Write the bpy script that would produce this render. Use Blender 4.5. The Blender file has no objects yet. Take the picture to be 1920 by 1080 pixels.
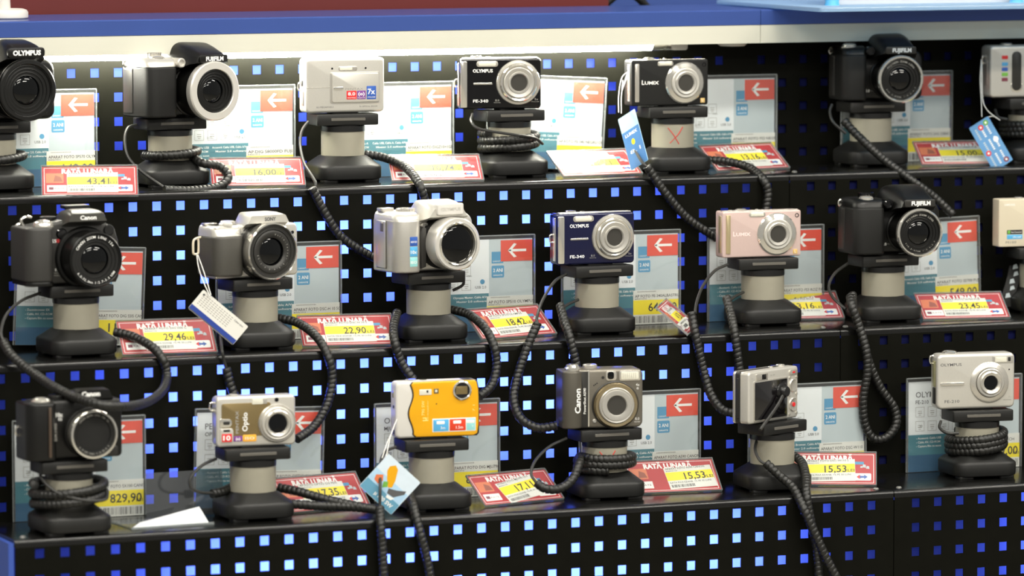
import bpy, math, random
from mathutils import Vector, Matrix
random.seed(7)
# ------------------------------------------------------------------ camera, world, lights, exposure
MM = 0.001
CAM = Vector((-1407.433, -4811.617, 1635.442))      # millimetres, floor at z = 0
YAW, PIT, ROL, FPX = 0.3860626, -0.0924134, -0.0008377, 9252.850
_f = Vector((math.sin(YAW)*math.cos(PIT), math.cos(YAW)*math.cos(PIT), math.sin(PIT)))
_r = Vector((math.cos(YAW), -math.sin(YAW), 0))
_u = _r.cross(_f)
CR = math.cos(ROL)*_r + math.sin(ROL)*_u
CU = -math.sin(ROL)*_r + math.cos(ROL)*_u
CF = _f
sc = bpy.context.scene
COL = sc.collection
cd = bpy.data.cameras.new('camera'); cam = bpy.data.objects.new('camera', cd); COL.objects.link(cam)
mw = Matrix.Identity(4)
for i in range(3):
    mw[i][0] = CR[i]; mw[i][1] = CU[i]; mw[i][2] = -CF[i]; mw[i][3] = CAM[i]*MM
cam.matrix_world = mw
cd.sensor_width = 36; cd.lens = FPX/1920*36; cd.clip_start = 0.1; cd.clip_end = 60
cd.dof.use_dof = True; cd.dof.focus_distance = 5.44; cd.dof.aperture_fstop = 4.8
sc.camera = cam
w = bpy.data.worlds.new('store_air'); sc.world = w; w.use_nodes = True
w.node_tree.nodes['Background'].inputs[0].default_value = (1.0, 0.97, 0.90, 1)
w.node_tree.nodes['Background'].inputs[1].default_value = 0.29
sc.view_settings.view_transform = 'Standard'; sc.view_settings.look = 'None'
sc.view_settings.exposure = 0.17; sc.view_settings.gamma = 1.0
def area(name, loc, size, power, rot=(0,0,0), col=(1,1,1), spread=math.pi):
    l = bpy.data.lights.new(name, 'AREA'); l.shape = 'RECTANGLE'; l.size = size[0]*MM; l.size_y = size[1]*MM
    l.energy = power; l.color = col; l.spread = spread
    o = bpy.data.objects.new(name, l); COL.objects.link(o); o.location = Vector(loc)*MM; o.rotation_euler = rot
    return o
WARM = (1.0, 0.96, 0.86)
# rows of ceiling fluorescents over the aisle in front of the shelf
for i, (x, y) in enumerate([(-1500,-900), (900,-900), (3300,-900), (-2200,-3000), (300,-3000), (2800,-3000), (-1800,-5600), (900,-5600), (3400,-5600)]):
    area('ceiling_fluorescent', (x, y, 3600), (1500, 220), 46, (math.radians(14 if y > -2000 else 25), 0, 0), WARM)
# blue-film light boxes: tubes inside the shelf behind each backlit riser
BL = (1.0, 1.0, 1.0)
def riser_tube(x0, x1, y, z, p):
    area('riser_backlight', ((x0+x1)/2, y, z), (x1-x0, 26), p, (math.radians(-90), 0, 0), BL)
T3, T2, T1 = 915.1, 1080.5, 1245.9
Y3, Y2, Y1, Y0 = 0.0, 136.07, 270.76, 405.04
TOPC = 1430.0
riser_tube(190, 840, Y3+75, 862, 2.3)
riser_tube(190, 800, Y2+70, 1026, 2.1)
riser_tube(200, 800, Y1+70, 1186, 1.9)
riser_tube(190, 800, Y0+62, 1385, 1.2)
riser_tube(1200, 1880, Y3+75, 852, 2.2)

# ------------------------------------------------------------------ pixel helpers (photo frame 1920 x 1080)
def ray(px, py): return CF + CR*((px-960)/FPX) - CU*((py-540)/FPX)
def aY(px, py, Y):
    d = ray(px, py); return CAM + d*((Y-CAM.y)/d.y)
def aZ(px, py, Z):
    d = ray(px, py); return CAM + d*((Z-CAM.z)/d.z)
def proj(p):
    d = p-CAM; z = d.dot(CF); return (960+FPX*d.dot(CR)/z, 540-FPX*d.dot(CU)/z)
def solve_x(px, ref, Y, Z, rz):
    """x of a thing at depth Y so that its local point ref falls on photo column px"""
    r = Matrix.Rotation(rz, 3, 'Z') @ Vector(ref); X = 500.0
    for _ in range(8):
        a = proj(Vector((X, Y, Z))+r)[0]; b = proj(Vector((X+1, Y, Z))+r)[0]
        X += (px-a)/(b-a)
    return X

# ------------------------------------------------------------------ mesh toolkit (all in millimetres)
class MB:
    def __init__(s, xf=None): s.v = []; s.f = []; s.xf = xf
    def add(s, vs, fs):
        n = len(s.v)
        s.v += [s.xf(p) for p in vs] if s.xf else [tuple(p) for p in vs]
        s.f += [tuple(i+n for i in f) for f in fs]
        return s
    def box(s, x0, x1, y0, y1, z0, z1):
        return s.add([(x0,y0,z0),(x1,y0,z0),(x1,y1,z0),(x0,y1,z0),(x0,y0,z1),(x1,y0,z1),(x1,y1,z1),(x0,y1,z1)],
                     [(0,3,2,1),(4,5,6,7),(0,1,5,4),(1,2,6,5),(2,3,7,6),(3,0,4,7)])
    def rings(s, R, cap0=True, cap1=True, loop=False):
        n = len(R[0]); vs = [p for r in R for p in r]; fs = []
        m = len(R)
        for i in range(m if loop else m-1):
            a, b = i*n, ((i+1) % m)*n
            for j in range(n):
                k = (j+1) % n; fs.append((a+j, a+k, b+k, b+j))
        if not loop:
            if cap0: fs.append(tuple(reversed(range(n))))
            if cap1: fs.append(tuple(range((m-1)*n, m*n)))
        return s.add(vs, fs)
    def slab(s, out, y0, y1, bev=0.0, seg=2, axis='y'):
        """closed outline extruded along an axis, both rims rounded; axis y: outline is (x,z), axis z: (x,y), axis x: (y,z)"""
        if area2(out) < 0: out = out[::-1]
        R = []
        prof = []
        if bev > 0:
            for i in range(seg+1):
                t = i/seg*math.pi/2; prof.append((bev*(1-math.sin(t)), y0+bev*(1-math.cos(t))))
            for i in range(seg+1):
                t = (1-i/seg)*math.pi/2; prof.append((bev*(1-math.sin(t)), y1-bev*(1-math.cos(t))))
        else: prof = [(0, y0), (0, y1)]
        for ins, y in prof:
            o = inset(out, ins) if ins > 1e-6 else out
            R.append([P3(a, b, y, axis) for a, b in o])
        if axis == 'y': R = [r[::-1] for r in R]
        return s.rings(R)
    def lathe(s, prof, cx=0, cz=0, n=40, axis='y', o=0):
        """profile of (radius, depth); axis y: centre (cx,cz), depth along y; axis z: centre (cx,cz)=(x,y), depth along z"""
        R = []
        for r, d in prof:
            ring = []
            for j in range(n):
                t = 2*math.pi*j/n; a, b = cx+r*math.cos(t), cz+r*math.sin(t)
                ring.append((a, d+o, b) if axis == 'y' else ((a, b, d+o) if axis == 'z' else (d+o, a, b)))
            R.append(ring)
        return s.rings(R, False, prof[-1][0] < 2.1)
    def tube(s, pts, r, n=8, cap=True):
        R = frames(pts)
        rr = r if callable(r) else (lambda i, t: r)
        rings = []
        for i, (p, a, b) in enumerate(R):
            rings.append([tuple(p + (a*math.cos(2*math.pi*j/n)+b*math.sin(2*math.pi*j/n))*rr(i, j/n)) for j in range(n)])
        return s.rings(rings, cap, cap)
    def text(s, st, x, z, size, y=0.0, width=None, align='C', rot=0.0, bold=0.0):
        vs, fs, bb = glyphs(st, bold)
        if not vs: return s
        w = bb[1]-bb[0]; k = size
        kx = k if width is None else width/max(w, 1e-6)
        ox = {'C': (bb[0]+bb[1])/2, 'L': bb[0], 'R': bb[1]}[align]
        c, sn = math.cos(rot), math.sin(rot)
        q = []
        for a, b in vs:
            a = (a-ox)*kx; b = (b-0.36)*k
            q.append((x+a*c-b*sn, y, z+a*sn+b*c))
        return s.add(q, fs)
    def build(s, name, mat, parent=None, smooth=40, label=None):
        me = bpy.data.meshes.new(name)
        me.from_pydata([(a*MM, b*MM, c*MM) for a, b, c in s.v], [], s.f); me.update()
        if smooth:
            me.polygons.foreach_set('use_smooth', [True]*len(me.polygons))
            me.set_sharp_from_angle(angle=math.radians(smooth))
        me.materials.append(mat)
        o = bpy.data.objects.new(name, me); COL.objects.link(o)
        if parent is not None: o.parent = parent
        if label: o['label'] = label
        return o
def P3(a, b, y, axis): return (a, y, b) if axis == 'y' else ((a, b, y) if axis == 'z' else (y, a, b))
def area2(o): return sum(o[i][0]*o[(i+1) % len(o)][1]-o[(i+1) % len(o)][0]*o[i][1] for i in range(len(o)))
def inset(o, d):
    n = len(o); out = []
    for i in range(n):
        a, b, c = o[i-1], o[i], o[(i+1) % n]
        e1 = (b[0]-a[0], b[1]-a[1]); e2 = (c[0]-b[0], c[1]-b[1])
        l1 = math.hypot(*e1) or 1e-9; l2 = math.hypot(*e2) or 1e-9
        n1 = (-e1[1]/l1, e1[0]/l1); n2 = (-e2[1]/l2, e2[0]/l2)
        m = (n1[0]+n2[0], n1[1]+n2[1]); q = max(0.35, 1+n1[0]*n2[0]+n1[1]*n2[1])
        out.append((b[0]+m[0]*d/q, b[1]+m[1]*d/q))
    return out
def rr(x0, x1, z0, z1, r=2.0, n=4):
    """rounded rectangle outline; r one number or (bl, br, tr, tl)"""
    rs = r if isinstance(r, (tuple, list)) else (r,)*4
    o = []
    for (cx, cz, q, s0) in ((x0, z0, rs[0], math.pi), (x1, z0, rs[1], 1.5*math.pi), (x1, z1, rs[2], 0), (x0, z1, rs[3], .5*math.pi)):
        sx = 1 if cx == x0 else -1; sz = 1 if cz == z0 else -1
        if q <= 0.01: o.append((cx, cz)); continue
        for i in range(n+1):
            t = s0+i/n*math.pi/2
            o.append((cx+sx*q+q*math.cos(t), cz+sz*q+q*math.sin(t)))
    return o
def frames(pts):
    P = [Vector(p) for p in pts]; out = []; a = None
    for i, p in enumerate(P):
        t = (P[min(i+1, len(P)-1)]-P[max(i-1, 0)]).normalized()
        if a is None:
            a = t.cross(Vector((0, 0, 1)));
            if a.length < 1e-3: a = t.cross(Vector((1, 0, 0)))
        a = (a - t*a.dot(t)).normalized(); b = t.cross(a)
        out.append((p, a, b))
    return out
def spline(pts, step=1.0):
    P = [Vector(p) for p in pts]
    P = [P[0]*2-P[1]] + P + [P[-1]*2-P[-2]]; fine = []
    for i in range(1, len(P)-2):
        p0, p1, p2, p3 = P[i-1:i+3]
        for k in range(24):
            t = k/24
            fine.append(0.5*((2*p1)+(p2-p0)*t+(2*p0-5*p1+4*p2-p3)*t*t+(3*p1-p0-3*p2+p3)*t**3))
    fine.append(P[-2])
    out = [fine[0]]; acc = 0.0; last = fine[0]
    for q in fine[1:]:
        d = (q-last).length
        while d > 1e-9 and acc+d >= step:
            last = last+(q-last)*((step-acc)/d); out.append(last.copy()); d = (q-last).length; acc = 0.0
        acc += d; last = q
    return out
_gl = {}
def glyphs(st, bold):
    key = (st, bold)
    if key in _gl: return _gl[key]
    cu = bpy.data.curves.new('t', 'FONT'); cu.body = st; cu.size = 1.0; cu.resolution_u = 2; cu.offset = bold
    cu.fill_mode = 'FRONT'
    o = bpy.data.objects.new('t', cu); COL.objects.link(o)
    bpy.context.view_layer.update()
    me = o.to_mesh()
    vs = [(v.co.x, v.co.y) for v in me.vertices]; fs = [tuple(p.vertices) for p in me.polygons]
    o.to_mesh_clear(); bpy.data.objects.remove(o); bpy.data.curves.remove(cu)
    bb = (min(v[0] for v in vs), max(v[0] for v in vs)) if vs else (0, 1)
    _gl[key] = (vs, fs, bb); return _gl[key]

# ------------------------------------------------------------------ materials
_m = {}
def srgb(c):
    return tuple((x/255/12.92 if x/255 <= .04045 else ((x/255+.055)/1.055)**2.4) for x in c)
def mat(name, col, rough=.5, metal=0.0, noise=0.0, nscale=300, bump=0.0, coat=0.0, spec=.5):
    if name in _m: return _m[name]
    m = bpy.data.materials.new(name); m.use_nodes = True; nt = m.node_tree; b = nt.nodes['Principled BSDF']
    c = srgb(col)
    b.inputs['Base Color'].default_value = (*c, 1); b.inputs['Roughness'].default_value = rough
    b.inputs['Metallic'].default_value = metal; b.inputs['Coat Weight'].default_value = coat
    b.inputs['Specular IOR Level'].default_value = spec
    if noise or bump:
        tc = nt.nodes.new('ShaderNodeTexCoord'); nz = nt.nodes.new('ShaderNodeTexNoise')
        nz.inputs['Scale'].default_value = nscale; nz.inputs['Detail'].default_value = 3
        nt.links.new(tc.outputs['Object'], nz.inputs['Vector'])
        if noise:
            mx = nt.nodes.new('ShaderNodeMix'); mx.data_type = 'RGBA'
            mx.inputs[6].default_value = (*[x*(1-noise) for x in c], 1); mx.inputs[7].default_value = (*[min(1, x*(1+noise)) for x in c], 1)
            nt.links.new(nz.outputs['Fac'], mx.inputs[0]); nt.links.new(mx.outputs[2], b.inputs['Base Color'])
        if bump:
            bp = nt.nodes.new('ShaderNodeBump'); bp.inputs['Strength'].default_value = bump; bp.inputs['Distance'].default_value = 0.0004
            nt.links.new(nz.outputs['Fac'], bp.inputs['Height']); nt.links.new(bp.outputs[0], b.inputs['Normal'])
    _m[name] = m; return m
def emit_mat(name, col, st):
    m = bpy.data.materials.new(name); m.use_nodes = True; nt = m.node_tree; nt.nodes.clear()
    e = nt.nodes.new('ShaderNodeEmission'); e.inputs[0].default_value = (*col, 1); e.inputs[1].default_value = st
    o = nt.nodes.new('ShaderNodeOutputMaterial'); nt.links.new(e.outputs[0], o.inputs[0]); return m
def film_mat():
    m = bpy.data.materials.new('blue_film'); m.use_nodes = True; nt = m.node_tree; nt.nodes.clear()
    t = nt.nodes.new('ShaderNodeBsdfTranslucent'); t.inputs[0].default_value = (0.07, 0.128, 1.0, 1)
    d = nt.nodes.new('ShaderNodeBsdfDiffuse'); d.inputs[0].default_value = (0.01, 0.012, 0.06, 1)
    a = nt.nodes.new('ShaderNodeAddShader'); o = nt.nodes.new('ShaderNodeOutputMaterial')
    nt.links.new(t.outputs[0], a.inputs[0]); nt.links.new(d.outputs[0], a.inputs[1]); nt.links.new(a.outputs[0], o.inputs[0]); return m
def clear_mat(name, tint, gloss=.08, opac=0.0, ocol=(1,1,1)):
    """thin clear plastic: mostly straight-through, a little gloss, a little milky haze"""
    m = bpy.data.materials.new(name); m.use_nodes = True; nt = m.node_tree; nt.nodes.clear()
    t = nt.nodes.new('ShaderNodeBsdfTransparent'); t.inputs[0].default_value = (*tint, 1)
    g = nt.nodes.new('ShaderNodeBsdfGlossy'); g.inputs['Roughness'].default_value = .06
    d = nt.nodes.new('ShaderNodeBsdfDiffuse'); d.inputs[0].default_value = (*ocol, 1)
    x = nt.nodes.new('ShaderNodeMixShader'); x.inputs[0].default_value = gloss
    y = nt.nodes.new('ShaderNodeMixShader'); y.inputs[0].default_value = opac
    o = nt.nodes.new('ShaderNodeOutputMaterial')
    nt.links.new(t.outputs[0], x.inputs[1]); nt.links.new(g.outputs[0], x.inputs[2])
    nt.links.new(x.outputs[0], y.inputs[1]); nt.links.new(d.outputs[0], y.inputs[2]); nt.links.new(y.outputs[0], o.inputs[0]); return m
PANEL = mat('panel_black', (15, 15, 11), .5, 0, .25, 60, .05, 0, .05)
TREAD = mat('tread_black', (14, 14, 13), .2, 0, .2, 40)
STANDB = mat('stand_black', (20, 20, 19), .48, 0, .2, 200, .15, 0, .4)
STANDG = mat('stand_gloss', (20, 20, 20), .3)
COLLAR = mat('collar_beige', (150, 146, 131), .5, .15, .05, 80)
SLOT = mat('slot_grey', (95, 92, 86), .3)
BLK = mat('camera_black', (11, 11, 10), .36, 0, .1, 400, 0, 0, .4)
BLKM = mat('camera_matte', (16, 16, 15), .6, 0, .2, 900, .35, 0, .35)
BLKG = mat('camera_gloss', (8, 8, 9), .08)
GREYB = mat('camera_darkgrey', (48, 47, 45), .42, .3)
GUN = mat('camera_gunmetal', (118, 113, 103), .36, .55, .05, 500)
SIL = mat('camera_silver', (192, 189, 182), .32, .6, .04, 500)
SILW = mat('camera_palesilver', (208, 205, 197), .33, .5, .04, 500)
CHR = mat('chrome', (232, 229, 220), .12, .88)
CHRS = mat('satin_chrome', (212, 208, 199), .26, .75)
GOLDR = mat('lens_gold', (176, 160, 128), .28, .9)
NAVY = mat('camera_navy', (14, 18, 58), .25, .3, .05, 500, 0, .4)
PINK = mat('camera_pink', (204, 180, 174), .4, .2, .03, 500)
YEL = mat('camera_yellow', (230, 166, 4), .32, .1, .03, 400, 0, .3)
CREAM = mat('camera_cream', (206, 196, 174), .4, .1)
WHITEP = mat('camera_white', (206, 203, 197), .4)
BROWN = mat('camera_olive', (140, 122, 84), .3, .6)
GLASS = mat('lens_glass', (3, 4, 5), .03, 0, 0, 1, 0, 0, .45)
RINGS = mat('ring_silver', (226, 223, 216), .28, .5)
LCOVER = mat('lens_cover', (62, 60, 56), .4, .3)
SCREEN = mat('lcd_glass', (14, 12, 14), .1, 0, 0, 1, 0, .6)
FLASHM = mat('flash_glass', (222, 220, 205), .25, .1, .1, 900)
PRINTW = mat('print_white', (235, 235, 232), .5)
PRINTG = mat('print_grey', (150, 148, 142), .5)
PRINTK = mat('print_black', (24, 24, 26), .5)
PRINTD = mat('print_darkgrey', (84, 84, 86), .55)
REDM = mat('print_red', (214, 40, 44), .45)
ORM = mat('print_orange', (216, 60, 28), .5)
PAPERW = mat('paper_white', (226, 228, 230), .6, 0, .02, 60)
PAPERB = mat('paper_paleblue', (184, 194, 198), .6, 0, .03, 60)
TEAL = mat('paper_teal', (52, 118, 132), .55)
TEALD = mat('paper_deepblue', (16, 84, 122), .55)
BADGE = mat('badge_blue', (62, 140, 182), .5)
YBAND = mat('label_yellow', (244, 222, 20), .5)
STICK = mat('sticker_white', (222, 220, 213), .5, 0, .02, 80)
TAGRED = mat('tag_red', (178, 24, 32), .4)
TAGORA = mat('tag_orange', (214, 116, 72), .45)
BLUES = mat('sticker_blue', (46, 88, 170), .4)
BLUEL = mat('sticker_skyblue', (86, 170, 220), .4)
AQUA = mat('sticker_aqua', (150, 214, 214), .4)
PURP = mat('sticker_purple', (120, 60, 140), .4)
GREENS = mat('sticker_green', (110, 170, 70), .4)
MAROON = mat('sticker_maroon', (120, 50, 70), .4)
CORD = mat('cord_black', (22, 22, 20), .42, 0, .15, 300)
CABLE = mat('cable_black', (34, 34, 32), .45)
WSTR = mat('string_white', (226, 224, 218), .6)
ACRY = clear_mat('acrylic_clear', (.97, .98, .98), .06, .02)
ACRE = clear_mat('acrylic_edge', (.75, .78, .78), .12, .3, (.5, .53, .53))
FILM = film_mat()
CBLUE = mat('counter_blue', (50, 73, 138), .3, 0, .05, 30)
CWHITE = mat('fascia_white', (200, 199, 186), .4, 0, .03, 20)
SIDEB = mat('side_blue', (48, 76, 158), .45)
SCREW = mat('screw_steel', (190, 190, 186), .3, .9)
# ------------------------------------------------------------------ things
def thing(name, label, cat, loc=(0,0,0), rot=(0,0,0), group=None, kind=None):
    o = bpy.data.objects.new(name, None); COL.objects.link(o); o.empty_display_size = .02
    o.location = Vector(loc)*MM; o.rotation_euler = rot; o['label'] = label; o['category'] = cat
    if group: o['group'] = group
    if kind: o['kind'] = kind
    return o
def tag(o, label, cat, group=None, kind=None):
    o['label'] = label; o['category'] = cat
    if group: o['group'] = group
    if kind: o['kind'] = kind
    return o
def struct(o): o['kind'] = 'structure'; return o
# ================================================================== THE SETTING AND THE SHELF
PIT_ = 1000/37.0
floor = MB().box(-4000, 5500, -5500, 2500, -20, 0).build('floor', mat('floor_vinyl', (150, 146, 136), .35, 0, .1, 8)); struct(floor)
wl = MB().box(-4000, 5500, 2450, 2500, 0, 3700).build('wall_back', mat('wall_grey', (150, 152, 156), .6, 0, .05, 3)); struct(wl)
def perforated(x0, ncol, zrows, ztop, zbot, y, hole=9.8, t=1.4):
    """one sheet with square holes, each hole with its own cut edges"""
    h = hole/2
    xs = [x0]; 
    for k in range(1, ncol+1): xs += [x0+k*PIT_-h, x0+k*PIT_+h]
    xs.append(x0+(ncol+1)*PIT_)
    zs = [zbot]
    for z in sorted(zrows): zs += [z-h, z+h]
    zs.append(ztop)
    mb = MB(); nx, nz = len(xs), len(zs)
    vs = [(x, y, z) for z in zs for x in xs]; fs = []
    for j in range(nz-1):
        for i in range(nx-1):
            if i % 2 == 1 and j % 2 == 1: continue
            a = j*nx+i; fs.append((a, a+1, a+nx+1, a+nx))
    mb.add(vs, fs)
    for j in range(1, nz-1, 2):
        for i in range(1, nx-1, 2):
            a, b, c, d = xs[i], xs[i+1], zs[j], zs[j+1]
            q = [(a,y,c),(b,y,c),(b,y,d),(a,y,d),(a,y+t,c),(b,y+t,c),(b,y+t,d),(a,y+t,d)]
            mb.add(q, [(0,1,5,4),(1,2,6,5),(2,3,7,6),(3,0,4,7)])
    return mb
def tread_mb(x0, x1, yf, yb, z):
    r = 4.0; pr = [(yb, z), (yf+r, z)]
    for i in range(1, 6):
        t = i/5*math.pi/2; pr.append((yf+r-r*math.sin(t), z-r+r*math.cos(t)))
    pr.append((yf, z-8)); pr.append((yf+1.2, z-8)); pr.append((yf+1.2, z-6)); pr.append((yb, z-1.5))
    R = [[(x0, a, b) for a, b in pr], [(x1, a, b) for a, b in pr]]
    return MB().rings(R)
def bay(x0, label):
    B = thing('display_bay', label, 'display shelf', (x0, 0, 0), group='perforated display bays')
    W = 1000.0; e = .6
    for (T, yf, yb, zb, r0, nr) in ((T3, Y3, Y2, 640, 900.0, 9), (T2, Y2, Y1, T3, 1065.4, 6), (T1, Y1, Y0, T2, 1230.8, 6)):
        tread_mb(e, W-e, yf, yb, T).build('shelf_tread', TREAD, B)
        rows = [r0-PIT_*i for i in range(nr)]
        p = perforated(0, 36, rows, T-8, zb, yf)
        for i, v in enumerate(p.v):
            if v[0] < e: p.v[i] = (e, v[1], v[2])
            if v[0] > W-e: p.v[i] = (W-e, v[1], v[2])
        p.build('perforated_panel', PANEL, B, smooth=0)
        MB().add([(e, yf+5, zb), (W-e, yf+5, zb), (W-e, yf+5, T-8), (e, yf+5, T-8)], [(0,1,2,3)]).build('blue_film', FILM, B, smooth=0)
    rows = [1369.4+PIT_*(1-i) for i in range(6)]
    p = perforated(0, 36, rows, TOPC-2, T1, Y0); p.build('perforated_panel', PANEL, B, smooth=0)
    MB().add([(e, Y0+5, T1), (W-e, Y0+5, T1), (W-e, Y0+5, TOPC-2), (e, Y0+5, TOPC-2)], [(0,1,2,3)]).build('blue_film', FILM, B, smooth=0)
    # inner back wall and plinth
    MB().box(e, W-e, 522, 528, 0, TOPC-20).build('back_board', PANEL, B, smooth=0)
    MB().box(e, W-e, 12, 500, 0, 638).build('plinth', PANEL, B, smooth=0)
    # unseen baffles, added to keep each light box's light from the one below
    for T, yf, y2 in ((T3, Y2+8, 520), (T2, Y1+8, 520), (T1, Y0+8, 520)):
        MB().box(e, W-e, yf, y2, T-3, T-1).build('light_baffle', PANEL, B, smooth=0)
    # unseen board added between the bays to limit light leaking across
    for T, yf, zb in ((T3-10, Y3, 640), (T2-10, Y2, T3), (T1-10, Y1, T2), (1405, Y0, T1)):
        MB().box(W-2.2, W-.8, yf+9, (518 if yf > 200 else 495), zb, T).build('light_divider', PANEL, B, smooth=0)
        if x0 == 0: MB().box(W-4, W+4, yf+1.5, yf+4.5, zb+1, T-1).build('joint_light_block', PANEL, B, smooth=0)  # hidden strip added to stop backlight showing through the joint gap
    # counter top with blue nosing over a white fascia
    MB().slab([(350.0, 1412.6), (530, 1412.6), (530, TOPC), (351.5, TOPC), (350, TOPC-1.5)], e*.6, W-e*.6, 0, axis='x').build('counter_top', CBLUE, B, smooth=0)
    MB().box(e*.6, W-e*.6, 350.5, 362, 1391.5, 1412.2).build('fascia', CWHITE, B, smooth=0)
    MB().box(e*.6, W-e*.6, 362.5, Y0-1, 1408, 1411).build('soffit', CWHITE, B, smooth=0)
    for T, yf in ((T3, Y3), (T2, Y2), (T1, Y1)):
        for sx in (14, W-14):
            MB().lathe([(3.2, 0), (3.2, .8), (2.2, 1.8), (.3, 2.2)], sx, yf+16, 12, 'z', T).build('screw', SCREW, B)
    return B
b1 = bay(0, 'long black stepped display bay with bright blue backlit square holes')
b2 = bay(1000, 'dark unlit right display bay beside the panel joint')
sp = MB().slab([(.5, 640), (.5, 0), (525, 0), (525, TOPC-22), (Y0+4, TOPC-22), (Y0+4, T1-3), (Y1+3, T1-3), (Y1+3, T2-3), (Y2+3, T2-3), (Y2+3, T3-3), (.5, T3-3)], -6, -.3, 0, axis='x').build('side_panel', SIDEB, None, smooth=0)
tag(sp, 'blue end panel closing the left side of the stepped shelf', 'end panel')
# light tube under the fascia
L = thing('fluorescent_tube', 'glowing white fluorescent tube under the white fascia', 'lamp', (440, 374, 1392.2))
TUBE = emit_mat('tube_glow', (1.0, .98, .84), 125.0)
MB().lathe([(7.9, -455), (7.9, 432)], 0, 0, 20, 'x').build('glass_tube', TUBE, L)
MB().lathe([(8.0, 432), (8.3, 433), (8.3, 446), (7.2, 446), (7.2, 449), (8.3, 449), (8.3, 455), (5, 456)], 0, 0, 20, 'x').build('end_cap', CHRS, L)
MB().lathe([(5, -470), (8.3, -469), (8.3, -455), (8.0, -455)], 0, 0, 20, 'x').build('end_cap', CHRS, L)
MB().slab(rr(456, 476, -8, 13, 3), -7, 7, 1.0).build('lamp_holder', WHITEP, L)
MB().slab(rr(-490, -470, -8, 13, 3), -7, 7, 1.0).build('lamp_holder', WHITEP, L)
MB().box(-490, 500, -9, 9, 9.0, 14.0).build('batten', CWHITE, L, smooth=0)
st = MB().lathe([(2, 0), (14, .6), (17, 3), (17, 11), (15, 14), (2, 14)], 0, 0, 28, 'z').build('starter_cap', WHITEP); st.location = Vector((975, 374, 1386))*MM; st.location.z = 1387*MM
tag(st, 'round pale starter cap tucked under the fascia near the joint', 'cap')
MB().box(-14, 14, -8, 8, 14, 21).build('bracket', WHITEP, st, smooth=0)
# ---- things on and behind the counter top
d = thing('sign_stand', 'white round sign stand foot on the blue counter', 'sign stand', (*aZ(22, 37, TOPC)[:2], TOPC+.3), group=None)
d.location.y += .026
MB().lathe([(24, 0), (25.5, 1.5), (25.5, 7), (24, 9.6), (20, 11), (9, 11.3), (1, 11.3)], 0, 0, 48, 'z').build('foot', WHITEP, d)
MB().lathe([(8.2, 11.3), (7.8, 22), (7.8, 24), (2, 24)], -2, 0, 24, 'z').build('socket', WHITEP, d)
MB().lathe([(7.2, 24), (7.2, 260), (1, 260)], -2, 0, 24, 'z').build('pole', mat('pole_grey', (176, 176, 178), .3, .2), d)
rb = MB().box(-500, 893, 545, 560, 1100, 1700).build('red_board', mat('board_red', (88, 14, 10), .5, 0, .15, 5), smooth=0)
tag(rb, 'dark red board behind the blue counter top', 'board')
bb = MB().box(930, 2300, 900, 915, 900, 2000).build('blue_board', mat('board_blue', (50, 74, 140), .45, 0, .05, 6), smooth=0)
tag(bb, 'blurred blue board far behind the counter joint', 'board')
tr = thing('tripod_foot', 'small black splayed stand foot beside the red board', 'stand', (922, 560, TOPC))
for a, b in (((-34, 0, -6), (-6, 0, 16)), ((30, 0, -6), (2, 0, 16)), ((-3, 0, 14), (-2, 0, 90))):
    MB().tube(spline([a, ((a[0]+b[0])/2, -2, (a[2]+b[2])/2+1.5), b], 3), 4.6, 10).build('leg', BLKM, tr)
MB().lathe([(6, 12), (7, 14), (7, 22), (5, 24)], -2, 0, 20, 'z').build('hub', BLKM, tr)
tl = thing('acrylic_tray', 'pale blue clear acrylic tray overhanging the counter at top right', 'tray', (1000, 240, TOPC+1))
TRM = clear_mat('acrylic_blue', (.62, .8, .95), .12, .45, (.42, .62, .85))
MB().slab(rr(15, 900, -18, 270, 6), 0, 5, .8, 2, 'z').build('tray_floor', TRM, tl)
TRG = clear_mat('acrylic_frost', (.9, .92, .95), .15, .5, (.8, .82, .86))
MB().slab(rr(60, 860, 60, 64, 1), 5, 120, .3, 1, 'z').build('tray_wall', TRG, tl)
for x in (62, 300, 560, 800):
    MB().lathe([(9, 5), (8, 8), (8, 110), (6, 112)], x, 50, 20, 'z').build('spacer_post', BLUEL, tl)
MB().slab(rr(90, 850, 95, 100, 1), 5, 140, .3, 1, 'z').build('divider', PAPERW, tl)
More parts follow.
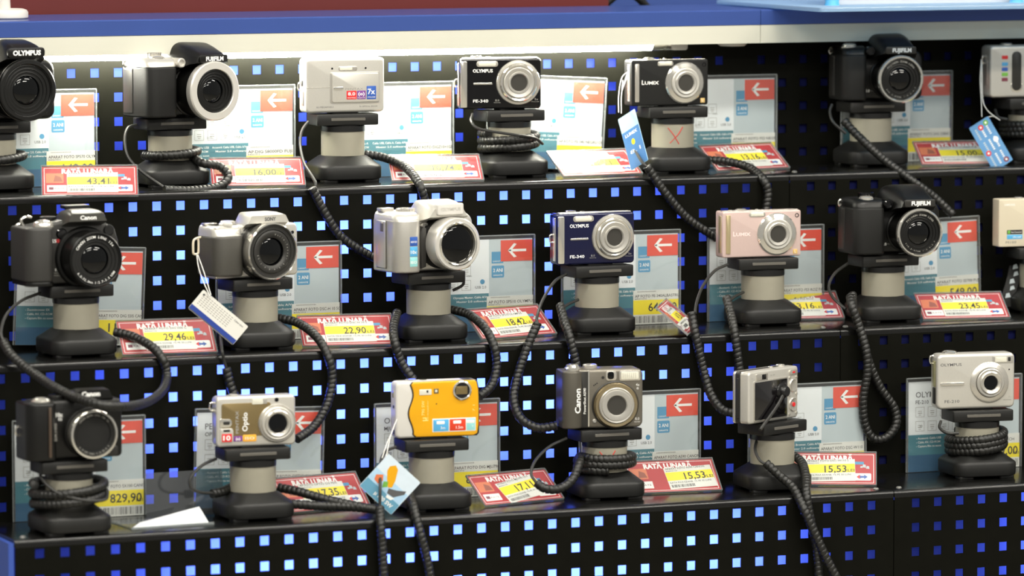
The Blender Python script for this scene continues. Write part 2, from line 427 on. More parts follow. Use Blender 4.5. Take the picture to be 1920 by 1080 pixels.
# ================================================================== DISPLAY STANDS
TZ = {1: T1, 2: T2, 3: T3}; YF = {1: Y1, 2: Y2, 3: Y3}; YB = {1: Y0, 2: Y1, 3: Y2}
STH = 77.0
def sq_ring(hw, r, z, n=6): return [(x, y, z) for x, y in rr(-hw, hw, -hw, hw, r, n)]
STANDS = {}
def stand_meshes():
    M = {}
    base = MB(); n = 6
    R = [sq_ring(34, 13, 3), sq_ring(36.4, 15, 4), sq_ring(37, 15, 6), sq_ring(37, 15, 16.5), sq_ring(36.2, 15, 18.5), sq_ring(34.5, 15, 19.8)]
    m = len(R[0])
    ring = []
    for p in sq_ring(34.5, 15, 0):
        t = math.atan2(p[1], p[0]); ring.append((27.5*math.cos(t), 27.5*math.sin(t), 28.5))
    R += [ring, [(a*.93, b*.93, 29.2) for a, b, c in ring]]
    base.rings(R); M['base'] = (base, STANDB)
    foot = []
    for sx in (-1, 1):
        for sy in (-1, 1):
            foot.append((MB().slab(rr(sx*24-9, sx*24+9, sy*24-8, sy*24+8, 3), 0, 3.4, .5, 2, 'z'), STANDB))
    M['foot'] = foot
    M['collar'] = (MB().lathe([(24.3, 29), (24.3, 56)], 0, 0, 48, 'z'), COLLAR)
    M['neck_ring'] = (MB().lathe([(22, 56), (24.9, 56), (24.9, 61.8), (22, 62.6), (20, 63)], 0, 0, 48, 'z'), STANDG)
    M['mount_plate'] = (MB().slab(rr(-36, 36, -20, 20, 2.5), 63, 75.5, 1.2, 2, 'z'), STANDB)
    M['label_window'] = (MB().slab(rr(-20, 20, 68.2, 71.4, .8), -20.7, -19.8, .25, 1), SLOT)
    M['pad'] = (MB().slab(rr(-16, 16, -9, 9, 3), 75.5, STH, .3, 1, 'z'), BLKM)
    return M
_SM = None
def stand(key, row, px, dep, label, rz=0.0, prz=None, xmark=False):
    """px: photo column of the collar axis; dep: distance of the axis behind the tread edge; prz: turn of the mount plate"""
    global _SM
    Y = YF[row]+dep; T = TZ[row]
    X = solve_x(px, (0, 0, 42), Y, T, 0)
    S = thing('display_stand', label, 'camera stand', (X, Y, T), (0, 0, rz), 'black camera display stands')
    prz = rz if prz is None else prz
    if _SM is None:
        _SM = {}
        for k, v in stand_meshes().items():
            _SM[k] = [x[0].build(k, x[1], S).data for x in v] if isinstance(v, list) else [v[0].build(k, v[1], S).data]
        kids = list(S.children)
    else:
        kids = []
        for k, ms in _SM.items():
            for me in ms:
                o = bpy.data.objects.new(k, me); COL.objects.link(o); o.parent = S; kids.append(o)
    for o in kids:
        if o.name.split('.')[0] in ('mount_plate', 'label_window', 'pad'): o.rotation_euler.z = prz-rz
        if o.name.startswith('label_window'):
            p = [q for q in kids if q.name.startswith('mount_plate')][0]; o.parent = p; o.rotation_euler.z = 0
    if xmark:
        mk = MB()
        for pts in (((-.42, 52), (-.15, 44), (.12, 33)), ((.3, 53), (.05, 44), (-.36, 33.5))):
            q = [(24.45*math.sin(a-.15), -24.45*math.cos(a-.15), z) for a, z in pts]
            mk.tube(spline(q, 1.5), .55, 6)
        mk.build('red_cross_mark', mat('marker_red', (196, 52, 46), .6), S)
    STANDS[key] = (X, Y, T, prz)
    return S
D = math.radians
stand('s1', 1, -12, 92, 'camera stand at the far left end of the top step', D(6), D(9))
stand('s2', 1, 319, 88, 'camera stand on the top step under the silver-ringed bridge camera', D(2), D(6))
stand('s3', 1, 642.7, 88, 'camera stand under the silver camera with square sliding cover', D(-2), D(-2))
stand('s4', 1, 955, 86, 'camera stand wrapped in cord under the black chrome-lens compact', D(0), D(3))
stand('s5', 1, 1261, 76, 'camera stand with red cross on collar on the top step', D(-4), D(-2), True)
stand('s6', 1, 1632.5, 86, 'camera stand on the dark right bay top step, full in view', D(-4), D(2))
stand('s7', 1, 1929, 76, 'camera stand cut by right frame edge on the top step', D(-4), D(0))
stand('s8', 2, 142.5, 65, 'camera stand at the left end of the middle step', D(2), D(3))
stand('s9', 2, 478.7, 64, 'camera stand under the pale silver camera with grey grip', D(-2), D(8))
stand('s10', 2, 803.5, 68, 'camera stand under the silver bridge camera with blue stickers', D(-4), D(8))
stand('s11', 2, 1119.3, 70, 'camera stand under the navy blue compact', D(-6), D(4))
stand('s12', 2, 1430, 84, 'camera stand under the pink compact', D(-2), D(-4))
stand('s13', 2, 1655.8, 70, 'camera stand right of the joint on the middle step', D(-4), D(1))
stand('s14', 2, 1951, 92, 'camera stand cut by right frame edge on the middle step', D(-4), D(-4))
stand('s15', 3, 129.5, 40, 'camera stand at the left end of the lowest step', D(2), D(2))
stand('s16', 3, 474.2, 66, 'camera stand under the small silver camera with olive front', D(0), D(-2))
stand('s17', 3, 809, 64, 'camera stand under the yellow camera', D(-4), D(-2))
stand('s18', 3, 1134, 76, 'cord-wrapped camera stand with red cross on the lowest step', D(-4), D(0), True)
stand('s19', 3, 1448, 64, 'camera stand under the camera turned back to front', D(-6), D(24))
stand('s20', 3, 1832, 78, 'camera stand on the lowest step right of the joint', D(-6), D(-6))

# ================================================================== CAMERAS
CG = 'digital cameras on the display stands'
def camera(key, label, lens_px, lens_ref, rz, dy=0.0):
    X0, Y, T, _ = STANDS[key]; Z = T+STH
    X = solve_x(lens_px, lens_ref, Y+dy, Z, rz)
    return thing('digital_camera', label, 'camera', (X, Y+dy, Z), (0, 0, rz), CG)
def lens_parts(C, cx, cz, y, parts, n=44):
    """parts: (name, material, [(radius, forward)...]) lathes, forward measured from y towards the viewer"""
    out = []
    for nm, m, pr in parts:
        nn = n
        if nm == 'faceted_ring': nn = 26
        out.append(MB().lathe([(r, y-f) for r, f in pr], cx, cz, nn).build(nm, m, C, smooth=(10 if nm == 'faceted_ring' else 40)))
    return out
def compact_body(C, w, h, d, r, m, bev=2.5, name='body'):
    return MB().slab(rr(-w/2, w/2, 0, h, r, 6), -d/2, d/2, bev, 4).build(name, m, C)
def plate(C, nm, m, x0, x1, z0, z1, y, t, r=.8, bev=.2, label=None):
    return MB().slab(rr(x0, x1, z0, z1, r), y-t, y+.3, bev, 2).build(nm, m, C, label=label)
def letter(C, st, x, z, size, y, m, width=None, rot=0, bold=0.0, nm='lettering'):
    return MB().text(st, x, z, size, y-.06, width, 'C', rot, bold).build(nm, m, C, smooth=0)
def button(C, nm, m, x, y, z, r, h, n=24):
    return MB().lathe([(r, z-1), (r, z+h-.6), (r-.6, z+h), (.3, z+h)], x, y, n, 'z').build(nm, m, C)
def lug(C, x, y, z):
    return MB().tube(spline([(x+1, y, z-4), (x-3, y, z-4), (x-4.2, y, z), (x-3, y, z+4), (x+1, y, z+4)], .8), .9, 8).build('strap_lug', CHR, C)
# ---- compacts
def olympus_340(key, label, px, m, rz):
    C = camera(key, label, px, (20, -13, 29.5), rz)
    w, h, d = 93.5, 57, 22.5; f = -d/2
    compact_body(C, w, h, d, 4, m)
    plate(C, 'chrome_strip', CHR, -46.2, -38.6, 1.8, 54, f, .9, 1.5, .4)
    plate(C, 'side_grip', CHRS, -47.4, -45.5, 4, 52, 0, 6, .6)
    lens_parts(C, 20, 29.5, f, [
        ('lens_bezel', CHRS, [(25.4, -.5), (25.4, 1.2), (24.6, 2.2), (22, 2.6), (21.2, 1.6)]),
        ('lens_ring', CHR, [(21.4, 0), (21.4, 4.5), (20.2, 5.4), (18.4, 5.0), (17.6, 3.4)]),
        ('lens_barrel', SIL, [(17.8, 0), (17.8, 5.6), (16.6, 6.6), (12.6, 5.8), (12, 7.2), (10.4, 7.2), (9.4, 5.4)]),
        ('lens_cover', LCOVER, [(9.6, 2), (9.6, 5.2), (.2, 5.3)])])
    plate(C, 'flash_bezel', CHRS, -28, -3, 47.6, 54, f, .6, 3)
    plate(C, 'flash', FLASHM, -25.5, -5.5, 48.6, 53, f, .9, 2)
    letter(C, 'OLYMPUS', -20.5, 43.2, 5.2, f, PRINTW, 23, 0, .03)
    plate(C, 'trim_bar', CHR, -31.5, -9.5, 27.6, 29.6, f, .7, .9)
    letter(C, 'FE-340', -23, 9.2, 4.6, f, PRINTW, 17.5, 0, .02)
    letter(C, '8.0', -4, 9.8, 3.2, f, PRINTG, 4.6); letter(C, 'MEGAPIXEL', -4, 7.2, 1.5, f, PRINTG, 8)
    letter(C, '5x', 41, 10.6, 3, f, PRINTG, 4); letter(C, 'OPTICAL ZOOM', 39.6, 7.8, 1.4, f, PRINTG, 9)
    plate(C, 'top_deck', CHRS, -42, 44, 55.6, 57.9, 0, 7, 1)
    button(C, 'shutter_button', CHR, -26, 0, 57, 6, 2.6); button(C, 'power_button', CHR, -12, 0, 57, 3, 1.6)
    lug(C, -46.5, 2, 29)
    return C
olympus_340('s4', 'glossy black compact with silver front lens rings on the top step', 972, BLKG, D(-11))
olympus_340('s11', 'navy blue compact with chrome lens rings on the middle step', 1150, NAVY, D(1))
def lumix(key, label, px, m, rz, strip, txt):
    C = camera(key, label, px, (18, -12, 25.5), rz)
    w, h, d = 94.9, 52, 22; f = -d/2
    compact_body(C, w, h, d, 2.5, m, 1.6)
    plate(C, 'grip_bar', strip, -43.5, -38.3, 4.5, 48, f, 1.2, .8)
    plate(C, 'side_trim', strip, -48.2, -46.5, 5, 47, 0, 7, .5)
    lens_parts(C, 18, 25.5, f, [
        ('faceted_ring', CHR, [(24, -.5), (24, .8), (22.5, 2.2), (17.8, 3.4), (17, 2.4)]),
        ('lens_ring', SILW, [(17.2, 0), (17.2, 4.4), (16.2, 5.2), (13.6, 5.0), (13.2, 4.0)]),
        ('lens_barrel', SIL, [(13.4, 0), (13.4, 5.4), (12.4, 6.2), (10.2, 5.8), (9.4, 4.4)]),
        ('lens_cover', LCOVER, [(9.6, 2), (9.6, 4.4), (.2, 4.5)])])
    plate(C, 'flash_bezel', CHRS, -15.5, 4, 45.2, 50.4, f, .5, 2)
    plate(C, 'flash', FLASHM, -13.5, 2, 46.2, 49.6, f, .8, 1)
    letter(C, 'L', -33.2, 26.8, 7, f, txt, None, 0, .03); letter(C, 'UMIX', -22.4, 26.2, 5.2, f, txt, 17.5, 0, .03)
    MB().lathe([(2.4, f+.4), (2.4, f-.4), (1.8, f-.5), (1.5, f+.2), (.1, f+.2)], 42.4, 46, 20).build('focus_lamp', BLKG, C)
    plate(C, 'maker_badge', mat('badge_gold', (226, 190, 120), .35, .3), 37.8, 43.2, 2.4, 7.6, f, .4, .6)
    letter(C, 'L', 40.5, 5, 4.2, f-.35, PRINTW, None, .2)
    plate(C, 'top_deck', CHRS, -46, 46, 50.8, 52.6, 0, 6, .6)
    button(C, 'shutter_button', CHR, -21, 0, 52, 5.6, 2.4); button(C, 'zoom_ring', CHRS, -21, 0, 51.6, 7.4, 1.6)
    button(C, 'power_switch', CHR, -34, 0, 52, 2.6, 1.4); button(C, 'mode_button', CHR, -2, 0, 52, 2, 1.6)
    return C
lumix('s5', 'black compact with faceted chrome lens ring and vertical grip bar', 1284, BLKM, D(-1), CHRS, PRINTW)
lumix('s12', 'pale pink compact with faceted chrome lens ring', 1457, PINK, D(-3), mat('grip_gold', (206, 190, 150), .3, .7), mat('print_palepink', (244, 218, 214), .4))
def pentax_z(key, px):
    C = camera(key, 'silver compact with raised square sliding lens cover', px, (12, -14.5, 27.8), D(-1))
    w, h, d = 93, 61, 24; f = -d/2
    compact_body(C, w, h, d, 5, SILW, 3.2)
    plate(C, 'slide_recess', SIL, -18, 40, 10.2, 45.2, f, .5, 2)
    plate(C, 'sliding_cover', SILW, -16, 39, 11.7, 43.8, f, 1.7, 2, .6)
    plate(C, 'cover_handle', CHR, -14.5, -3, 25.6, 28.8, f-1.6, .8, 1.4)
    plate(C, 'seam_line', CHRS, -46, -16.5, 28, 28.6, f, .25, .1, .05)
    plate(C, 'flash_bezel', CHRS, -8, 14, 46.4, 51.6, f, .5, 2); plate(C, 'flash', FLASHM, -6.6, 8, 47.2, 50.8, f, .8, 1)
    for x in (-15.5, 24):
        MB().lathe([(1.1, f+.3), (1.1, f-.35), (.2, f-.35)], x, 49.2, 14).build('sensor_dot', BLKG, C)
    fy = f-1.7
    plate(C, 'red_sticker', REDM, .8, 12.6, 14.6, 24.2, fy, .15, .6, .03); plate(C, 'purple_sticker', PURP, 13.2, 23.4, 14.6, 24.2, fy, .15, .6, .03)
    plate(C, 'blue_sticker', BLUES, 24.6, 35.6, 14.4, 29.2, fy, .15, .6, .03)
    letter(C, '8.0', 6.7, 20.8, 5, fy-.15, PRINTW, 8.6, 0, .02); letter(C, 'MEGA PIXELS', 6.7, 16.4, 2, fy-.15, PRINTW, 9.5)
    letter(C, '(o)', 18.3, 20.8, 5, fy-.15, PRINTW, 7.6, 0, .03); letter(C, 'Digital SR', 18.3, 16.4, 2, fy-.15, PRINTW, 8.6)
    letter(C, '7x', 30, 23.2, 8.4, fy-.15, PRINTW, 8.6, 0, .02); letter(C, 'OPTICAL ZOOM', 30, 16.8, 2.2, fy-.15, PRINTW, 9)
    letter(C, 'PENTAX', 10, 26.2, 3.4, fy, PRINTG, 21)
    letter(C, '8.0 MEGAPIXELS', -24, 6.4, 2.6, f, PRINTD, 20); letter(C, '7x OPTICAL ZOOM', 27, 6.4, 2.4, f, PRINTD, 21)
    plate(C, 'port_door', SIL, -47.6, -46, 8, 24, 2, 7, .6); plate(C, 'speaker_slot', PRINTD, -47.8, -46.5, 30, 36, 2, 4, .6)
    lug(C, -46.6, 3, 29)
    plate(C, 'top_deck', SIL, -38, 38, 59.4, 61.4, 2, 7, .6); button(C, 'shutter_button', SIL, -26, 0, 60.4, 5, 1.4)
    return C
pentax_z('s3', 668)
def optio(key, px):
    C = camera(key, 'small silver camera with olive metal front and vertical lettering', px, (22.5, -12, 23.5), D(-4))
    w, h, d = 86, 53, 20; f = -d/2
    compact_body(C, w, h, d, 5, SILW, 2.6)
    plate(C, 'olive_faceplate', BROWN, -37.5, 16, 11, 46, f, .45, 2.5)
    lens_parts(C, 22.5, 23.5, f, [
        ('lens_bezel', CHRS, [(20.5, -.5), (20.5, 1.2), (19.2, 2.6), (17, 2.4)]),
        ('lens_ring', SILW, [(17.6, 0), (17.6, 4.2), (16.4, 5.4), (14.6, 5.0)]),
        ('lens_barrel', CHRS, [(14.6, 0), (14.6, 5.6), (13.4, 6.6), (11.2, 6.0), (10, 4.2)]),
        ('lens_glass', GLASS, [(10.2, 1), (10.2, 4), (.2, 4.4)])])
    plate(C, 'flash', FLASHM, -4.5, 7.5, 44.2, 50.2, f, .9, 1); plate(C, 'flash_bezel', SIL, 7.5, 11.8, 44.4, 50, f, .8, .8)
    MB().lathe([(2.2, f+.4), (2.2, f-.4), (.2, f-.4)], 22.4, 48.2, 18).build('viewfinder_window', BLKG, C)
    MB().lathe([(1.3, f+.4), (1.3, f-.3), (.2, f-.3)], 5, 40.5, 14).build('sensor_dot', BLKG, C)
    letter(C, 'Optio', -12.5, 26, 8, f-.45, PRINTW, 20, math.pi/2, .02); letter(C, 'PENTAX', -20.8, 26, 4.6, f-.45, PRINTG, 24, math.pi/2, .02)
    plate(C, 'finger_loop', CHR, -39.5, -26.5, 21, 30, f-.3, 1.0, (1, 4, 4, 1), .3); plate(C, 'loop_inset', GREYB, -36, -29, 23.8, 27.2, f-1.3, .15, 1, .05)
    plate(C, 'finger_loop', SILW, -39.5, -25, 5, 20, f-.3, .8, (1, 3, 3, 1), .3); plate(C, 'loop_inset', GREYB, -36, -28.5, 16.2, 18.6, f-1.1, .15, 1, .05)
    plate(C, 'red_sticker', REDM, -37.6, -26.6, 5.6, 14.2, f-1.1, .12, .6, .03); letter(C, '10', -32.1, 10, 7, f-1.22, PRINTW, 8, 0, .03)
    plate(C, 'purple_sticker', PURP, -24.6, -15.2, 5.8, 11.4, f, .6, .6, .05); letter(C, '(o)', -19.9, 8.6, 4, f-.6, PRINTW, 5, 0, .03)
    plate(C, 'orange_sticker', mat('sticker_amber', (246, 176, 60), .4), -14.6, 0, 5.2, 12.4, f, .6, 1, .05); letter(C, 'ISO', -7.2, 8.8, 4, f-.6, PRINTW, 10)
    lug(C, -43, 2, 42)
    button(C, 'shutter_button', SIL, -22, 0, 53, 5, 1.6)
    return C
optio('s16', 520)
def mju(key, px):
    C = camera(key, 'bright yellow camera with white left end and round corner lens', px, (27, -11.5, 50), D(-4))
    w, h, d = 92, 60.5, 21; f = -d/2
    compact_body(C, w, h, d, 5, WHITEP, 3)
    # yellow face with its wavy left edge
    zs = [60 - 59*i/20 for i in range(21)]
    wav = [(-27 + 2.6*math.sin((z-2)/60*math.pi*3.0+.9) - (2.2 if 1 < z < 59 else -1.5), z) for z in zs]
    out = wav + [(40, .8), (44.4, 3), (45.6, 12), (46, 30), (45.4, 50), (43.5, 58), (41, 60.2)]
    MB().slab(out, f-1.4, d/2-2, 1.2, 3).build('yellow_face', YEL, C)
    wd = [(a-1.4, b) for a, b in wav]+[(44, .4), (46.4, 3.2), (46.8, 30), (46.2, 52), (44.6, 59), (41, 60.6)]
    MB().slab(wd, f-.5, d/2-1, .4, 2).build('dark_edge', GREYB, C)
    fy = f-1.4
    lens_parts(C, 27, 49.5, fy, [('lens_ring', CHR, [(10.4, -.5), (10.4, 1.2), (9.4, 2), (8.4, 1.4), (8.2, .3)]), ('lens_glass', SCREEN, [(8.4, -.2), (8.4, .35), (.2, .4)])])
    plate(C, 'lens_shutter', BROWN, 19.9, 33, 45.4, 54, fy-.3, .25, .6, .05)
    plate(C, 'flash', FLASHM, -20.5, -7, 46, 52, fy, .4, .6, .1); plate(C, 'flash_inset', GREYB, -12.6, -10.6, 48.4, 51, fy-.4, .15, .3, .04)
    plate(C, 'sensor_window', BROWN, -4.4, 1, 47, 52.4, fy, .3, .5, .1); plate(C, 'sensor_lens', FLASHM, -3.2, -.6, 48.4, 51, fy-.3, .2, 1, .05)
    MB().lathe([(.7, fy+.2), (.7, fy-.15), (.1, fy-.15)], -1.5, 36, 10).build('microphone_hole', GREYB, C)
    PY = mat('print_paleyellow', (250, 214, 120), .4)
    letter(C, 'μ', -16, 20, 9, fy, PY, None, math.pi/2, .02); letter(C, '790 SW', -16.5, 32, 4.4, fy, PY, 16, math.pi/2, .01); letter(C, 'all-weather', -11.4, 29, 2.6, fy, PY, 22, math.pi/2)
    letter(C, '7.1', 40, 30, 3.6, fy, PY, 7, math.pi/2)
    plate(C, 'sticker_sheet', STICK, -6.2, 42.4, 5.6, 20.2, fy, .1, .8, .03)
    for a, b, mm, t in ((-5, 12, BLUEL, '3m'), (13.2, 31, ORM, '1.5m'), (32, 41.6, AQUA, '*')):
        plate(C, 'sticker_field', mm, a, b, 6.6, 19, fy-.1, .1, .6, .03); letter(C, t, (a+b)/2+2, 10.2, 4.5, fy-.2, PRINTW)
        plate(C, 'sticker_icon', PRINTW, (a+b)/2-5, (a+b)/2+4, 14, 17.5, fy-.2, .06, 1, .02)
    plate(C, 'port_window', CHR, -46.8, -45.4, 43, 51, 0, 3, .5); plate(C, 'speaker_slot', GREYB, -46.6, -45.6, 32, 35, 0, 4, .5); plate(C, 'latch', GREYB, -46.6, -45.6, 4, 9, 0, 5, .5)
    button(C, 'shutter_button', CHR, -26, 2, 60, 6, 2); button(C, 'power_button', CHR, -12, 2, 60, 4, 1.2)
    return C
mju('s17', 866)
def a590(key, px):
    C = camera(key, 'gunmetal compact with rounded grip and vertical white lettering', px, (16, -24, 25), D(-10))
    f = -15.0
    MB().slab(rr(-25, 47, 0, 64, (2, 7, 7, 2), 5), f, 17, 3, 4).build('body', GUN, C)
    g = [(-43, 14), (-43, -14)] + [(-43+12-12*math.cos(t), -14-9*math.sin(t)) for t in [i/8*math.pi/2 for i in range(1, 9)]] + [(-26, -22), (-22, -18), (-21, 14)]
    MB().slab(g, .5, 63, 2, 3, 'z').build('grip', mat('grip_gunmetal', (92, 88, 80), .4, .5), C)
    plate(C, 'dark_strip', GREYB, -22.5, -14.5, 1.5, 62, f, 1.2, .6)
    plate(C, 'chrome_line', CHR, -14.4, -12.8, 2, 63, f, 1.4, .5)
    lens_parts(C, 16, 25, f, [
        ('lens_bezel', GREYB, [(26, -.5), (26, 1.2), (25, 2)]),
        ('lens_ring', GOLDR, [(24.4, 0), (24.4, 5.2), (23, 7), (20, 6.6), (19.4, 5.6)]),
        ('lens_barrel', SIL, [(19.6, 0), (19.6, 7.8), (18.6, 8.8), (17, 8.4), (16.6, 9.6), (15.4, 9.8), (11.4, 9.2), (10.4, 7.6)]),
        ('lens_cover', LCOVER, [(10.6, 3), (10.6, 7.4), (.2, 7.5)])])
    plate(C, 'flash_bezel', CHRS, 20.5, 44, 51, 62, f, .5, 2); plate(C, 'flash', FLASHM, 22.5, 42, 52.4, 60.6, f, .9, 1)
    for i in range(7): plate(C, 'flash_rib', SILW, 24.5+i*2.3, 25+i*2.3, 52.8, 60.2, f-.9, .15, .1, .03)
    plate(C, 'viewfinder_bezel', CHRS, 5.5, 17.5, 51.5, 62, f, .6, 3); plate(C, 'viewfinder', GLASS, 7.5, 14.5, 53, 61, f-.5, .4, 2.5)
    MB().lathe([(1.6, f+.3), (1.6, f-.4), (.2, f-.4)], 2.4, 55, 14).build('focus_lamp', GREYB, C)
    for i in range(3): MB().lathe([(.8, f+.3), (.8, f-.1), (.1, f-.1)], -7.6+i*1.7, 46.6+i*1.1, 10).build('microphone_hole', PRINTK, C)
    MB().lathe([(2.4, f+.4), (2.4, f-1.2), (1.6, f-2), (.2, f-2)], -7, 8, 18).build('ring_release_button', SIL, C)
    letter(C, 'Canon', -27.5, 31, 8.4, -23.2, PRINTW, 27, math.pi/2, .03)
    letter(C, 'PowerShot A590', -18.2, 30, 4, f-1.2, PRINTW, 28, math.pi/2, .015)
    letter(C, '4x', 41, 46.5, 4, f, PRINTW); letter(C, 'IS', 41, 42.5, 3.4, f, PRINTW); letter(C, '8.0', 40.5, 9.4, 4, f, PRINTW); letter(C, 'MEGA PIXELS', 40.5, 6, 1.6, f, PRINTW, 6.5)
    MB().lathe([(9, 62), (9, 65), (7.5, 66), (6.8, 68.5), (5, 69.3), (.3, 69.3)], -29, -4, 32, 'z').build('shutter_button', CHR, C)
    MB().lathe([(8, 62), (8, 67), (7, 68), (.3, 68)], -8, 3, 32, 'z').build('mode_dial', CHRS, C)
    return C
a590('s18', 1157)
def fe210(key, px):
    C = camera(key, 'brushed silver compact with chrome trim bar on the lowest step', px, (15.5, -15, 29), D(-7))
    w, h, d = 92, 62, 23; f = -d/2
    compact_body(C, w, h, d, 6, SILW, 3.4)
    plate(C, 'side_grip', mat('side_champagne', (176, 172, 132), .35, .4), -47, -45.5, 25, 54, 2, 8, 1); plate(C, 'port_door', GREYB, -47, -45.6, 6, 24, 2, 8, 1)
    lens_parts(C, 15.5, 29, f, [
        ('lens_bezel', CHRS, [(23, -.5), (23, .6), (21.5, 2), (16.8, 2.8), (16.4, 1.8)]),
        ('lens_ring', SIL, [(16.2, 0), (16.2, 4.6), (15.2, 5.4), (13, 5.2)]),
        ('lens_barrel', CHRS, [(13, 0), (13, 6), (11.8, 7), (8.6, 5.8), (8, 4.4)]),
        ('lens_glass', GLASS, [(8.2, 1), (8.2, 4), (.2, 4.3)])])
    plate(C, 'flash_bezel', SIL, 19, 44, 50.4, 58.6, f, .4, 1); plate(C, 'flash', FLASHM, 22, 36, 51.6, 57.4, f, .7, .8); plate(C, 'viewfinder', GREYB, 37.5, 40.5, 52.4, 57, f, .7, .8)
    letter(C, 'OLYMPUS', -30, 50.2, 4.6, f, PRINTD, 25, 0, .01)
    plate(C, 'trim_bar', CHR, -42.5, -14.5, 27, 30.4, f, 1.4, 1.6, .6)
    letter(C, 'FE-210', -28.5, 9, 4.4, f, PRINTD, 17.5, 0, .01); letter(C, '7.1', 40, 12, 3, f, PRINTG); letter(C, 'MEGAPIXEL', 37, 9, 1.5, f, PRINTD, 10)
    MB().lathe([(.8, f+.3), (.8, f-.2), (.1, f-.2)], 39, 43, 12).build('sensor_dot', BLKG, C)
    MB().lathe([(9, 61), (9, 63), (7, 64.6), (5, 65.2), (.3, 65.4)], -28, 0, 28, 'z').build('shutter_button', CHR, C); lug(C, -45.5, 4, 55)
    return C
fe210('s20', 1857)
def cream100(key, px):
    C = camera(key, 'cream box-shaped camera cut by the right frame edge', px, (-46, -10, 26), D(-6))
    w, h, d = 92, 55, 20; f = -d/2
    compact_body(C, w, h, d, 1.5, CREAM, 1.0)
    plate(C, 'green_sticker', PRINTK, -36, -17, 14.4, 19.4, f, .15, .3, .03); plate(C, 'sticker_icon', GREENS, -35.2, -32, 15, 18.8, f-.15, .1, .5, .02); letter(C, 'Face Detection', -24.5, 16.9, 2.6, f-.15, PRINTW, 13)
    plate(C, 'sky_sticker', BLUEL, -36, -17, 8.8, 13.8, f, .15, .3, .03); letter(C, 'dual', -24, 11.3, 2.8, f-.15, PRINTW, 10)
    letter(C, 'M100', -31, 5.2, 3.8, f, PRINTD, 13); letter(C, 'SAMSUNG', -33, 48.6, 3.2, f, PRINTW, 13, 0, .02)
    lens_parts(C, 16, 28, f, [('lens_bezel', CHR, [(24, -.5), (24, 1.5), (22, 3), (19, 3)]), ('lens_barrel', SIL, [(19, 0), (19, 6), (17, 7), (11, 6.4)]), ('lens_cover', LCOVER, [(11, 2), (11, 5.6), (.2, 5.8)])])
    button(C, 'shutter_button', CHRS, -18, 0, 55, 5, 1.6)
    return C
cream100('s14', 1873)
def silver_edge(key, px):
    C = camera(key, 'silver compact with colour dot stickers cut by the right frame edge', px, (-46, -12, 30), D(-4))
    w, h, d = 94, 61, 28; f = -d/2
    compact_body(C, w, h, d, 5, SILW, 3)
    plate(C, 'grip_inset', GREYB, -19.5, -7.5, 8, 54, f, .8, 5.5, .3); plate(C, 'grip_rim', CHR, -21, -6, 6.4, 16, f-.1, .4, (6, 6, 1, 1), .2)
    for z, m in ((47, REDM), (39, BLUEL), (33, BLUES), (27, GREENS), (21, MAROON)): plate(C, 'colour_sticker', m, -32.4, -24.6, z-2, z+2.4, f, .15, .8, .03)
    plate(C, 'right_face', SIL, -3, 44, 4, 57, f, .8, 4)
    lens_parts(C, 21, 30, f-.8, [('faceted_ring', CHR, [(23, -.5), (23, 1.4), (20, 3), (17, 3)]), ('lens_barrel', SIL, [(17, 0), (17, 5), (15, 6), (10, 5.4)]), ('lens_cover', LCOVER, [(10, 2), (10, 4.8), (.2, 5)])])
    plate(C, 'port_door', SIL, -47.4, -45.6, 14, 44, 2, 8, 1); lug(C, -46, 3, 44)
    button(C, 'shutter_button', CHRS, -20, 2, 60, 7, 3)
    return C
silver_edge('s7', 1857)
